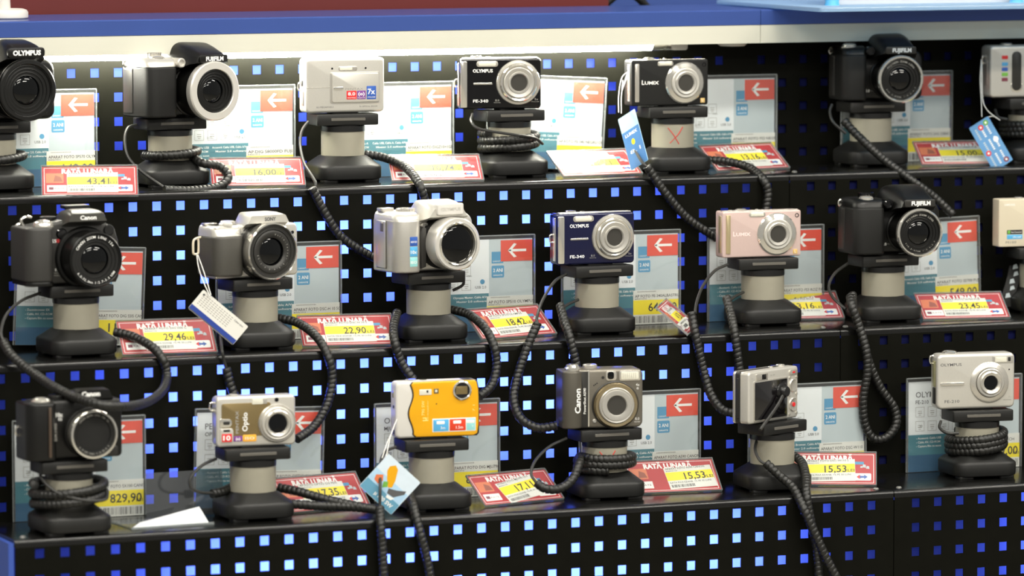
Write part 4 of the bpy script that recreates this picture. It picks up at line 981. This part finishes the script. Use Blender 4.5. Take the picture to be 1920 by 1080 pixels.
info_card(2, 998, 443, 'info card right of the silver bridge camera with stickers', 'AP FOTO SP510 OLYMPUS', '849,00', teal='Olympus Master')
info_card(2, 1271, 432, 'info card priced 649 beside the navy compact', 'AP FOTO FE-340ALBASTRU', '649,00')
info_card(2, 1540, 427, 'info card behind the pink compact', 'APARAT FOTO FS3 ROZ PA', '649,00')
info_card(2, 1831, 415, 'info card right of the chrome-ringed camera, middle step', 'APARAT FOTO S5700 FUJI', '549,00', roll=-1.6)
info_card(3, 267, 791, 'info card behind the black closed-lens camera, lowest step left', 'APARAT FOTO SX100 CANO', '829,90', roll=0)
info_card(3, 603, 776, 'info card behind the small olive-fronted camera', 'AP.FOTO OPTIO S10 PENT', '549,00', 'PENTAX', 'OPTIO S10', roll=1.5)
info_card(3, 932, 760, 'info card behind the yellow camera', 'APARAT FOTO DIG MJU790', '849,00', 'OLYMPUS', 'MJU 790')
info_card(3, 1308.5, 732, 'info card right of the gunmetal compact', 'APARAT FOTO A590 CANON', '489,00', teal='acumulatori AA')
info_card(3, 1619.5, 725, 'info card right of the camera turned back to front', 'APARAT FOTO DSC-W110 S', '494,00', teal='Picture Browser')
info_card(3, 1911, 713, 'info card left of the brushed silver compact, lowest step right', 'AP FOTO FE210 ACH', '399,00', 'OLYMPUS', 'FE-210')

# ================================================================== RED PRICE TAGS ON EASELS
TW, TH = 102.0, 44.0
def price_tag(row, bl, br, label, price, line, tilt=38.0, wid=True, stick=0.0, srot=0.0, pos=None):
    T = TZ[row]
    if pos is None:
        a = aZ(*bl, T+1); b = aZ(*br, T+1); d_ = (b-a); yw = math.atan2(d_.y, d_.x)
        yw = max(-.45, min(.45, yw))
        # keep the left corner for wide tags, the right one when the left is hidden
        c = (a + Vector((math.cos(yw), math.sin(yw), 0))*TW/2) if wid is True else ((b - Vector((math.cos(yw), math.sin(yw), 0))*TW/2) if wid == 'R' else (a+b)/2)
        loc = (c.x, c.y, T+.3)
    else:
        loc = pos[:3]; yw = math.radians(pos[3])
    G = thing('price_tag', label, 'price tag', loc, (0, 0, yw), 'red monthly-rate price tags')
    al = math.radians(tilt); ca, sa = math.cos(al), math.sin(al)
    def xf(p): return (p[0], p[2]*ca+p[1]*sa, p[2]*sa-p[1]*ca+2.2)
    def M(): return MB(xf)
    h = TW/2
    M().box(-h, h, 0, .5, 0, TH).build('red_card', TAGRED, G, 0)
    wl = M()
    for (a, b, c, d_) in ((-h+2, h-2, TH-2.4, TH-1.8), (-h+2, h-2, 1.8, 2.4), (-h+2, -h+2.6, 1.8, TH-1.8), (h-2.6, h-2, 1.8, TH-1.8)):
        wl.add([(a,-.05,c),(b,-.05,c),(b,-.05,d_),(a,-.05,d_)], [(0,1,2,3)])
    wl.build('white_border', PRINTW, G, 0)
    M().text('RATĂ LUNARĂ', -2, TH-7, 9.2, -.08, 56, 'C', 0, .05).build('title_lettering', PRINTW, G, 0)
    M().add([(-h+4,-.05,19),(-h+23,-.05,19),(-h+23,-.05,34),(-h+4,-.05,34)], [(0,1,2,3)]).build('photo_patch', TAGORA, G, 0)
    M().add([(-h+12,-.08,21),(-h+22,-.08,21),(-h+20,-.08,28),(-h+14,-.08,31)], [(0,1,2,3)]).build('photo_patch', mat('photo_dark', (150, 74, 50), .5), G, 0)
    bx = M().add([(-h+5,-.06,5.5),(-h+26,-.06,5.5),(-h+26,-.06,15.5),(-h+5,-.06,15.5)], [(0,1,2,3)]).build('white_box', PRINTW, G, 0)
    M().add([(-h+7,-.1,8.5),(-h+12,-.1,8.5),(-h+12,-.1,12.5),(-h+7,-.1,12.5)], [(0,1,2,3)]).text('RATE', -h+18.5, 10.5, 3.6, -.1, 11).build('box_print', MAROON, bx, 0)
    bx = M().slab(rr(h-27, h-5, 5.5, 15.5, 1.5), -.12, -.04, 0).build('logo_box', PRINTW, G, 0)
    cx_ = h-15
    M().add([(cx_-6.2,-.16,10.5),(cx_-2.4,-.16,7.4),(cx_-2.4,-.16,13.6)], [(0,1,2)]).build('logo_red_arrow', REDM, bx, 0)
    M().add([(cx_+6.2,-.16,10.5),(cx_+2,-.16,13.8),(cx_+2.4,-.16,11.8),(cx_-1.2,-.16,11.8),(cx_-1.2,-.16,13.6),(cx_-3,-.16,10.5),(cx_-1.2,-.16,7.4),(cx_-1.2,-.16,9.2),(cx_+2.4,-.16,9.2),(cx_+2,-.16,7.2)], [(0,1,2,3,4,5,6,7,8,9)]).build('logo_blue_arrow', BLUES, bx, 0)
    M().slab(rr(h-25, h-13, 28, 32, 1), -.12, -.04, 0).build('blue_patch', BADGE, G, 0)
    for a, b, c in ((h-13, 26, 4), (h-9, 24, 3.6), (h-16, 24.6, 2.4)):
        M().add([(a-c/2,-.14,b-c*.5),(a+c*.6,-.14,b-c*.6),(a+c*.5,-.14,b+c*.4),(a-c*.2,-.14,b+c*.6)], [(0,1,2,3)]).build('doodle', PAPERB, G, 0)
    # sticker with yellow price band
    sx0, sx1 = -24.5+stick, 30.5+stick
    scx, scz = (sx0+sx1)/2, TH/2-3; c_, s_ = math.cos(math.radians(srot)), math.sin(math.radians(srot))
    def M(): return MB(lambda p: xf((scx+(p[0]-scx)*c_-(p[2]-scz)*s_, p[1], scz+(p[0]-scx)*s_+(p[2]-scz)*c_)))
    s = M().box(sx0, sx1, -.35, -.1, 4, TH-9.5).build('price_sticker', STICK, G, 0)
    M().add([(sx0+.3,-.4,16),(sx1-.3,-.4,16),(sx1-.3,-.4,28),(sx0+.3,-.4,28)], [(0,1,2,3)]).build('yellow_band', YBAND, s, 0)
    k = M().text(line, sx0+2, 33, 3.8, -.44, min(46, 2.4*len(line)), 'L', 0, .006).text('84002135', sx0+2, 29.8, 2.2, -.44, 13, 'L')
    k.text(price, sx1-9.5, 21.4, 13.5, -.44, 4.9*len(price), 'R', 0, .012).text('LEI', sx1-1, 18.8, 5.4, -.44, 7.4, 'R', 0, .01)
    k.text('RATA FIXA EZANB. 1% PE 30 LUNI', sx0+2, 13, 3.2, -.44, 48, 'L', 0, .005)
    for i in range(26):
        a = sx0+2.5+i*1.05; b = random.uniform(.3, .75); k.add([(a,-.44,6),(a+b,-.44,6),(a+b,-.44,10),(a,-.44,10)], [(0,1,2,3)])
    k.build('sticker_print', PRINTK, s, 0)
    def M(): return MB(xf)
    ez = M().box(-h-.8, h+.8, -1.3, -.7, -1, TH+1).build('acrylic_front', ACRY, G, 0)
    M().box(-h-.9, h+.9, -1.35, 1.6, TH+.8, TH+1.6).box(-h-.9, h+.9, -1.35, 1.6, -1.6, -.9).box(-h-1, -h-.4, -1.35, 1.2, -1, TH+1).box(h+.4, h+1, -1.35, 1.2, -1, TH+1).build('acrylic_rim', ACRE, ez, 0)
    # easel leg behind
    zt = TH*.8
    MB().add([(-h+6, zt*ca+1, zt*sa+1.5), (h-6, zt*ca+1, zt*sa+1.5), (h-6, zt*ca+6, .2), (-h+6, zt*ca+6, .2)], [(0,1,2,3)]).build('easel_back', ACRY, G, 0)
    return G
price_tag(1, None, None, 'red price tag reading 43,41 hung over the step edge', '43,41', 'APARAT FOTO SP570 OLY', tilt=40, pos=(*aY(169, 366, Y1-3)[:2], aY(169, 366, Y1-3).z-2, -16))
price_tag(1, (398, 351), (576, 349), 'washed-out price tag reading 16,00 beside the looped cord', '16,00', 'APARAT FOTO S8000 FUJI')
price_tag(1, (736, 341), (898, 339), 'washed-out price tag reading 10,74, top step', '10,74', 'APARAT FOTO Z10 PENTAX', 34)
price_tag(1, (1057, 333), (1205, 327), 'price tag reading 17,11 on the brightly lit top step', '17,11', 'AP.FOTO FE-340 OLYMPUS', 34)
price_tag(1, (1335, 323), (1479, 316), 'red price tag reading 13,16 at the bay joint', '13,16', 'APARAT FOTO FS3 NEGRU', 36, 'R')
price_tag(1, (1729, 311), (1859, 309), 'red price tag reading 15,00 on the dark top step', '15,00', 'APARAT FOTO S5800 FUJI', 32)
price_tag(2, (231, 667), (410, 661), 'red price tag 29,46 right of the charcoal camera stand', '29,46', 'APARAT FOTO DIG S5IS C', 46)
price_tag(2, (568.5, 651), (737, 647), 'red price tag 22,90 right of the stand with white hang tag', '22,90', 'APARAT FOTO DSC-H 10 S', 40)
price_tag(2, (904, 638), (1042, 627), 'red price tag 18,42 right of the stickered silver camera', '18,42', 'AP FOTO SP510 OLYMPUS', 40, True, 0, 2)
price_tag(2, None, None, 'price tag seen edge-on between navy and pink cameras', '14,28', 'AP FOTO FE-340 OLYMPUS', 40, pos=(*aZ(1297, 622, T2)[:2], T2+.3, 60))
price_tag(2, (1500, 600), (1582, 598), 'red price tag half hidden behind the stand of the pink compact', '13,16', 'APARAT FOTO FS3 ROZ', 36, 'R')
price_tag(2, (1732, 600.6), (1890, 597), 'red price tag reading 23,45 right of the joint', '23,45', 'APARAT FOTO S5700 FUJI', 34)
price_tag(3, (556, 962), (693, 950), 'red price tag behind crossing cords, price mostly hidden', '17,35', 'AP.FOTO OPTIO S10 PEN', 46, 'R')
price_tag(3, (910, 950), (1045, 937), 'red price tag reading 17,11 with skewed sticker, lowest step', '17,11', 'APARAT FOTO MJU790 OLY', 38, True, 4, 11)
price_tag(3, (1212, 926), (1352.5, 920), 'red price tag reading 15,53 beside the gunmetal camera stand', '15,53', 'APARAT FOTO A590 CANON', 42, 'R', 17, 3)
price_tag(3, (1523, 910), (1642, 911), 'red price tag reading 15,53 left of the screws at the joint', '15,53', 'APARAT FOTO DSC-W110 S', 44, 'R', -2, 2)
price_tag(3, None, None, 'red price tag corner at the right frame edge, lowest step', '11,90', 'AP FOTO FE210 OLYMPUS', 40, pos=(aZ(1892, 862, T3).x+55, Y3+52, T3+.3, 6))
# ================================================================== SECURITY CORDS
SG = 'black security cords'
def sleeve(parent, pts, r=5.0, pitch=5.2, hand=1, name='spiral_sleeve'):
    """cord wound in a flat spiral band: raised band with a narrow slanting gap"""
    path = spline(pts, .92)
    n = 12
    def rad(i, t):
        ph = (i*.92/pitch - hand*t) % 1.0
        return r*.8 if ph < .17 else r*(.97 if ph < .3 or ph > .9 else 1.0)
    return MB().tube(path, rad, n).build(name, CORD, parent, smooth=50)
def cable(parent, pts, r=1.7): return MB().tube(spline(pts, 2.0), r, 8).build('thin_cable', CABLE, parent)
def cord(label, thick, thin=()):
    allp = [p for t in list(thick)+list(thin) for p in t]
    b = min(allp, key=lambda p: p.z)
    c = thing('security_cord', label, 'cord', b, group=SG)
    for t in thick: sleeve(c, [p-b for p in t])
    for t in thin: cable(c, [p-b for p in t])
    return c
def W(Y, *pp):
    """photo columns/rows with one depth or (px, py, Y) triples"""
    return [aY(p[0], p[1], p[2] if len(p) > 2 else Y) for p in pp]
def coil(key, r, z0, z1, turns, a0=0.0, tilt=0.0, wob=0.0, ph=0.0):
    X, Y, T, _ = STANDS[key]; out = []; n = int(turns*10)+1
    for i in range(n):
        t = i/(n-1); a = a0+turns*2*math.pi*t
        rr_ = r+wob*math.sin(3*a+ph)
        out.append(Vector((X+rr_*math.cos(a), Y+rr_*math.sin(a), T+z0+(z1-z0)*t+tilt*math.cos(a-ph)*8)))
    return out
cord('cord wound once round the leftmost top-step stand', [coil('s1', 32, 33, 38, 1.6, .4, .3)])
cord('looping cord lying before the silver-ringed camera stand', [coil('s2', 30, 35, 38, .62, math.pi*.98, .1)+W(0, (376, 304, 325), (412, 312, 318), (428, 332, 310), (410, 350, 302), (360, 357, 296), (308, 356, 292))],
     [W(0, (256, 234, 345), (240, 240, 340), (234, 262, 330), (240, 294, 318), (266, 322, 306), (308, 352, 294))])
yc = Y1-10
cord('cord dropping left from the sliding-cover camera to the middle step', [W(0, (585, 352, Y1-7), (610, 400, Y1-8), (642, 446, Y1-8), (700, 482, Y1-9), (726, 488, Y1-12))],
     [W(0, (578, 228, 345), (566, 246, 338), (563, 272, 325), (570, 305, 300), (586, 332, Y1+4), (592, 345, Y1-6), (588, 356, Y1-7))])
cord('cord curving right from the sliding-cover camera stand', [W(0, (684, 289, 352), (722, 296, 338), (760, 314, 310), (786, 345, Y1-6), (797, 380, Y1-9), (799, 400, Y1-11))])
cord('thick cord coil wound round the stand under the black chrome-lens compact', [coil('s4', 31, 32, 50, 2.2, 2.2, .1, .8)],
     [W(0, (886, 214, 345), (884, 228, 330), (900, 242, 322), (960, 252, 318), (1000, 258, 322), (1018, 270, 330))])
cord('cord dropping right from the black compact stand to the pink camera', [W(0, (1213, 312, Y1-5), (1246, 360, Y1-8), (1290, 410, Y1-9), (1345, 447, Y1-12))],
     [W(0, (1196, 211, 335), (1183, 226, 328), (1180, 245, 320), (1188, 275, 300), (1204, 304, Y1+1), (1214, 314, Y1-5))])
cord('cord arching right of the red-cross stand on the top step', [W(0, (1328, 300, 330), (1370, 304, 312), (1408, 316, 292), (1432, 338, Y1-4), (1440, 362, Y1-8), (1436, 395, Y1-10))])
cord('long cord falling across the dark bay beside the top-step stand', [W(0, (1582, 226, 328), (1606, 252, 316), (1656, 298, 290), (1712, 340, Y1-8), (1752, 370, Y1-14), (1788, 404, Y1-22))],
     [W(0, (1560, 196, 345), (1556, 210, 340), (1563, 230, 330), (1588, 252, 320))])
cord('coil round the stand at the right frame edge, top step', [coil('s7', 31, 33, 46, 2.4, 2.0, .1)], [W(0, (1866, 206, 335), (1872, 220, 325), (1890, 224, 320))])
cord('long cord looping from the charcoal camera below its step', [W(0, (6, 640, 150), (20, 664, Y2-6), (60, 698, 100), (120, 736, 40), (180, 757, -6), (225, 762, -4), (270, 756, 40), (303, 734, 90), (313, 704, Y2-9), (304, 672, Y2-4), (282, 648, 148), (246, 630, 172), (214, 622, 184))],
     [W(0, (76, 549, 196), (40, 564, 186), (12, 590, 172), (2, 620, 158), (6, 642, 150))])
cord('cord sweeping right from the dark-gripped camera stand', [W(0, (522, 596, 204), (560, 606, 184), (594, 632, 148), (615, 668, Y2-8), (623, 708, Y2-10), (614, 756, Y2-16), (590, 798, Y2-24), (556, 824, 96))])
cord('short cord hanging below the white hang tag', [W(0, (424, 690, Y2-6), (432, 722, Y2-8), (444, 752, Y2-12))], [W(0, (414, 630, 160), (416, 655, Y2-5), (420, 676, Y2-6), (426, 696, Y2-6))])
cord('cord hanging left of the stickered silver camera stand', [W(0, (744, 586, 178), (738, 612, 150), (740, 640, Y2-6), (752, 678, Y2-9), (776, 714, Y2-18))])
cord('cord bowing right of the stickered silver camera stand', [W(0, (846, 580, 208), (880, 590, 186), (908, 614, 150), (926, 648, Y2-6), (931, 686, Y2-9), (922, 722, Y2-18), (898, 744, Y2-28))],
     [W(0, (868, 520, 210), (868, 534, 212), (846, 546, 216))])
cord('cord loop left of the navy camera hanging to the lowest step', [W(0, (1008, 606, Y2-2), (990, 648, Y2-7), (970, 706, Y2-12), (963, 748, Y2-22), (976, 784, Y2-34), (1008, 802, Y2-44), (1046, 798, Y2-52))],
     [W(0, (1062, 514, 200), (1040, 528, 190), (1018, 562, 166), (1007, 594, 140), (1008, 608, Y2-2))])
cord('straight cord hanging before the navy camera stand', [W(0, (1050, 572, 166), (1058, 602, 146), (1068, 632, Y2-6), (1082, 690, Y2-12))], [W(0, (1084, 562, 196), (1066, 570, 184), (1054, 578, 168))])
cord('cord hanging left of the pink camera in a hook', [W(0, (1296, 586, 140), (1304, 628, Y2-6), (1318, 690, Y2-10), (1332, 738, Y2-20), (1354, 768, Y2-34), (1384, 776, Y2-44))],
     [W(0, (1364, 496, 212), (1340, 508, 200), (1318, 536, 180), (1306, 568, 156), (1303, 590, 142))])
cord('straight cord hanging before the pink camera stand', [W(0, (1362, 558, 170), (1370, 588, 150), (1377, 622, Y2-6), (1388, 704, Y2-12))], [W(0, (1394, 548, 200), (1378, 556, 188), (1366, 566, 172))])
cord('twin cord hanging in a teardrop loop at the panel joint', [W(0, (1598, 552, 160), (1600, 580, 140), (1614, 622, Y2-7), (1630, 680, Y2-8), (1650, 726, Y2-8), (1676, 764, Y2-10), (1680, 796, Y2-14), (1662, 820, Y2-18), (1638, 822, Y2-16), (1622, 796, Y2-14), (1618, 750, Y2-15), (1626, 700, Y2-17), (1624, 656, Y2-16), (1610, 610, Y2-8), (1598, 576, 132), (1594, 556, 146)) ],
     [W(0, (1590, 494, 200), (1566, 512, 188), (1554, 536, 176), (1562, 558, 160), (1586, 580, 136))])
cord('loose double coil round the leftmost lowest-step stand', [coil('s15', 37, 32, 53, 2.1, 2.5, .3, 1.2)], [W(0, (74, 880, 36), (80, 900, 24), (110, 925, 6), (160, 938, -2), (198, 936, 4), (200, 918, 22))])
cord('cord crossing right from the olive-fronted camera stand', [W(0, (522, 914, 78), (560, 922, 62), (610, 936, 44), (660, 947, 32), (708, 956, 22)), W(0, (538, 944, 46), (590, 948, 38), (650, 950, 33), (700, 954, 24))])
cord('thin cable curling left of the olive-fronted camera stand', [W(0, (398, 926, 60), (416, 922, 66), (434, 914, 78))], [W(0, (406, 860, 70), (380, 872, 64), (358, 894, 58), (358, 914, 56), (376, 923, 56), (402, 925, 60))])
cord('cord hanging straight down behind the picture tag', [W(0, (712, 952, 8), (714, 985, -8), (717, 1030, -9), (720, 1090, -9))], [W(0, (742, 838, 50), (724, 846, 44), (714, 866, 36), (713, 910, 14), (712, 956, 8))])
cord('cord falling over the front edge below the yellow camera', [W(0, (768, 925, 40), (776, 952, 6), (788, 1000, -8), (800, 1045, -9), (808, 1090, -9))])
cord('cord wrapped twice round the stand of the gunmetal camera with side loop', [W(0, (1006, 905, 36), (1022, 916, 30), (1050, 916, 28), (1074, 898, 34), (1086, 868, 46))+coil('s18', 30, 46, 32, 2.2, math.pi*1.02, .1)],
     [W(0, (1062, 822, 70), (1030, 838, 60), (1004, 864, 50), (996, 888, 42), (1006, 906, 36))])
cord('cord crossing down left over the front edge by the turned camera', [W(0, (1436, 868, 30), (1462, 892, 18), (1488, 916, 4), (1508, 956, -14), (1530, 1005, -18), (1550, 1048, -18), (1572, 1090, -18))], [W(0, (1420, 822, 60), (1416, 842, 46), (1424, 862, 34), (1438, 872, 28))])
cord('cord hanging over the front edge right of the turned camera stand', [W(0, (1488, 854, 62), (1504, 868, 44), (1511, 895, 16), (1512, 930, -7), (1522, 985, -8), (1532, 1030, -8), (1536, 1090, -8))])
cord('cord wound three times round the brushed silver camera stand', [coil('s20', 31, 31, 49, 2.9, 2.6, .35, 1.2)], [W(0, (1764, 790, 70), (1762, 802, 62), (1776, 812, 50), (1800, 812, 44))])

# ================================================================== HANG TAGS
def oriented(px, py, Y, yaw=0.0, roll=0.0):
    return aY(px, py, Y), (0, math.radians(roll), math.radians(yaw))
HG = 'hang tags on strings'
def hang_tag(label, c, Y, w, h, roll, yaw, m, deco, string):
    loc, rot = oriented(c[0], c[1], Y, yaw, roll)
    H = thing('hang_tag', label, 'tag', loc, rot, HG)
    MB().slab(rr(-w/2, w/2, -h/2, h/2, 1.5), -.25, .25, .05, 1).build('card', m, H)
    deco(H, w, h)
    inv = (Matrix.Translation(loc) @ Matrix.Rotation(rot[2], 4, 'Z') @ Matrix.Rotation(rot[1], 4, 'Y')).inverted()
    for s in string:
        MB().tube(spline([inv @ p for p in W(0, *s)], 1.5), .55, 6).build('string', WSTR, H)
    return H
def d_white(H, w, h):
    quad(-w/2+.3, w/2-.3, -h/2+1.2, -h/2+6.5, -.3).build('blue_stripe', mat('tag_deepblue', (40, 66, 150), .4), H, 0)
    quad(-w/2+.3, w/2-.3, -h/2+.2, -h/2+1.4, -.32).build('dark_edge', PRINTD, H, 0)
    mb = MB()
    for i in range(6): [mb.add([(u, -.3, h/2-4-i*2.3), (u+random.uniform(1.5, 3), -.3, h/2-4-i*2.3), (u+2, -.3, h/2-3.2-i*2.3), (u, -.3, h/2-3.2-i*2.3)], [(0,1,2,3)]) for u in [-w/2+4+3.4*k for k in range(int(w*.2))]]
    mb.build('small_print', PRINTG, H, 0); MB().text('Cyber-shot', w/2-10, h/2-4, 2.6, -.3, 12, 'C', 0, .02).build('lettering', PRINTD, H, 0)
    MB().lathe([(1.2, 0), (1.2, -.4), (.1, -.4)], -w/2+4, h/2-4, 12).build('eyelet', PRINTD, H)
hang_tag('white hang tag with blue stripe hanging from the dark-gripped camera', (409, 595), 148, 62, 26, 40, -20, STICK, d_white,
         [((369, 478, 172), (372, 500, 165), (380, 525, 158), (394, 556, 147)), ((371, 478, 172), (384, 515, 160), (396, 555, 147))])
def d_pic(H, w, h):
    quad(-w/2+.4, w/2-.4, -h/2+.4, -h/2+13, -.3).build('blue_stripe', mat('tag_steelblue', (96, 152, 180), .4), H, 0)
    quad(-w/2+.4, -w/2+.1+w*.98, -h/2+13, -h/2+27, -.3).build('sky_field', mat('tag_sky', (168, 202, 228), .45, 0, .12, 120), H, 0)
    MB().text('μ 790 SW', 6, -h/2+6.5, 6, -.34, 24, 'C', 0, .03).build('lettering', PRINTW, H, 0)
    def blob(nm, m, pts, y=-.36): MB().add([(a, y, b) for a, b in pts], [tuple(range(len(pts)))]).build(nm, m, H, 0)
    blob('yellow_figure', YEL, [(-13, 14), (-9, 19), (-4, 17), (2, 6), (4, -1), (1, -4), (-6, 2), (-12, 9)])
    blob('orange_figure', TAGORA, [(-18, -2), (-12, 3), (-8, -2), (-10, -8), (-16, -7)], -.35)
    blob('dark_figure', PRINTD, [(2, -4), (10, 0), (18, 6), (19, 2), (12, -8), (4, -9)], -.35)
    blob('green_figure', GREENS, [(-7, -2), (-3, 1), (0, -4), (-4, -8)], -.37)
    blob('pale_figure', PRINTW, [(5, -10), (14, -8), (12, -12), (6, -13)], -.38)
hang_tag('square picture tag standing on its corner under the yellow camera', (731, 908), 16, 46, 46, 43, -16, mat('tag_pale', (206, 220, 232), .4, 0, .08, 90), d_pic,
         [((744, 786, 52), (736, 808, 46), (726, 830, 34), (716, 860, 19)), ((744, 786, 52), (733, 815, 40), (724, 856, 19))])
def d_blue(H, w, h):
    for z, m in ((7, PAPERW), (0, PRINTW), (-7, PAPERB)):
        mb = MB()
        for k in range(3): [mb.add([(u, -.3, z-2+(k % 2)*1.5), (u+1.5, -.3, z-2+(k % 2)*1.5), (u+1.7, -.3, z+.2+(k % 2)*1.5), (u+.2, -.3, z+.4+(k % 2)*1.5)], [(0,1,2,3)]) for u in [-w/2+6+k*18+2.4*j for j in range(6)]]
        mb.build('lettering', m, H, 0)
    for x, z, m in ((-w/2+5, 7, GREENS), (-w/2+7, -1, REDM), (-2, 8, PRINTW), (w/2-22, -8, REDM), (w/2-5, 7, MAROON)):
        MB().lathe([(3.2, 0), (3.2, -.34), (.1, -.34)], x, z, 16).build('round_emblem', m, H, 0)
        MB().lathe([(1.4, 0), (1.4, -.38), (.1, -.38)], x, z, 12).build('emblem_centre', PRINTW, H, 0)
hang_tag('blue hang tag with round emblems at the top right', (1858, 270), 292, 60, 27, 59, -10, mat('tag_blue', (96, 146, 194), .35, 0, .1, 60), d_blue,
         [((1840, 112, 340), (1838, 150, 330), (1840, 190, 312), (1841, 220, 294)), ((1841, 118, 340), (1842, 180, 318), (1850, 205, 306), (1872, 224, 300)), ((1846, 222, 298), (1862, 218, 304), (1876, 226, 300))])
def d_lum(H, w, h):
    quad(-w/2+.3, w/2-.3, -h/2+.3, h/2-18, -.3).build('blue_field', mat('tag_midblue', (72, 128, 190), .4, 0, .1, 80), H, 0)
    MB().text('LUMIX', 0, 8, 5, -.34, w*.7, 'C', 0, .03).text('8.1', 0, -12, 6, -.34, w*.6).build('lettering', PRINTW, H, 0)
    MB().lathe([(3.4, 0), (3.4, -.34), (.1, -.34)], 0, -2, 16).build('round_emblem', YBAND, H, 0)
hang_tag('narrow pale blue hang tag left of the black compact, top step', (1187, 262), 296, 34, 62, -24, -76, mat('tag_paleblue', (176, 212, 232), .4), d_lum,
         [((1180, 132, 338), (1166, 146, 332), (1160, 180, 318), (1160, 212, 298)), ((1180, 134, 338), (1170, 160, 330), (1166, 170, 326), (1168, 150, 332)), ((1178, 132, 338), (1166, 172, 325), (1165, 214, 299))])
# ---- strap under the cream camera and the fallen card holder at lower left
sp_ = thing('patterned_strap', 'black strap with pale pattern under the cream camera', 'strap', aY(1890, 575, Y1-40))
b_ = aY(1890, 575, Y1-40)
q = [p-b_ for p in W(0, (1904, 498, Y1-30), (1898, 525, Y1-34), (1890, 552, Y1-38), (1884, 578, Y1-40))]
R = [[(p.x-7, p.y+1, p.z), (p.x+9, p.y-1, p.z), (p.x+9, p.y, p.z), (p.x-7, p.y+2, p.z)] for p in spline(q, 3)]
MB().rings(R).build('webbing', BLKM, sp_, 30)
for i, p in enumerate(spline(q, 9)[:-1]):
    MB().add([(p.x-4+i % 2*3, p.y-.9, p.z-4), (p.x+3+i % 2*3, p.y-1.2, p.z-3), (p.x+1+i % 2*3, p.y-1.2, p.z+2), (p.x-3+i % 2*3, p.y-.9, p.z+1)], [(0,1,2,3)]).build('pale_motif', PAPERB, sp_, 0)
fh = thing('fallen_card_holder', 'clear card holder lying flat with white paper at lower left', 'card holder', (176, 58, T3+.4), (0, 0, D(4)))
MB().box(-44, 46, -30, 34, 0, 1.2).build('acrylic_sheet', clear_mat('acrylic_grey', (.8, .83, .85), .16, .08, (.6, .62, .64)), fh, 0)
MB().add([(-44, -29, 1.4), (42, -29, 1.8), (44, 2, 15), (-30, -16, 5), (-44, -29, 1.2), (42, -29, 1.6), (44, 2.2, 14.8), (-30, -15.8, 4.8)], [(0,1,2,3),(7,6,5,4),(0,4,5,1),(1,5,6,2),(2,6,7,3),(3,7,4,0)]).build('paper', PAPERW, fh, 0)
MB().box(-45, 47, -31.5, -30, 0, 2.6).build('acrylic_lip', ACRE, fh, 0)
MB().add([(-2, 34, 1), (86, 34, 1), (86, 40, 48), (-2, 40, 48), (-2, 35.2, 1), (86, 35.2, 1), (86, 41.2, 48), (-2, 41.2, 48)], [(0,1,2,3),(7,6,5,4),(0,4,5,1),(1,5,6,2),(2,6,7,3),(3,7,4,0)]).build('acrylic_back', clear_mat('acrylic_smoke', (.75, .78, .8), .1, .06, (.5, .52, .55)), fh, 0)
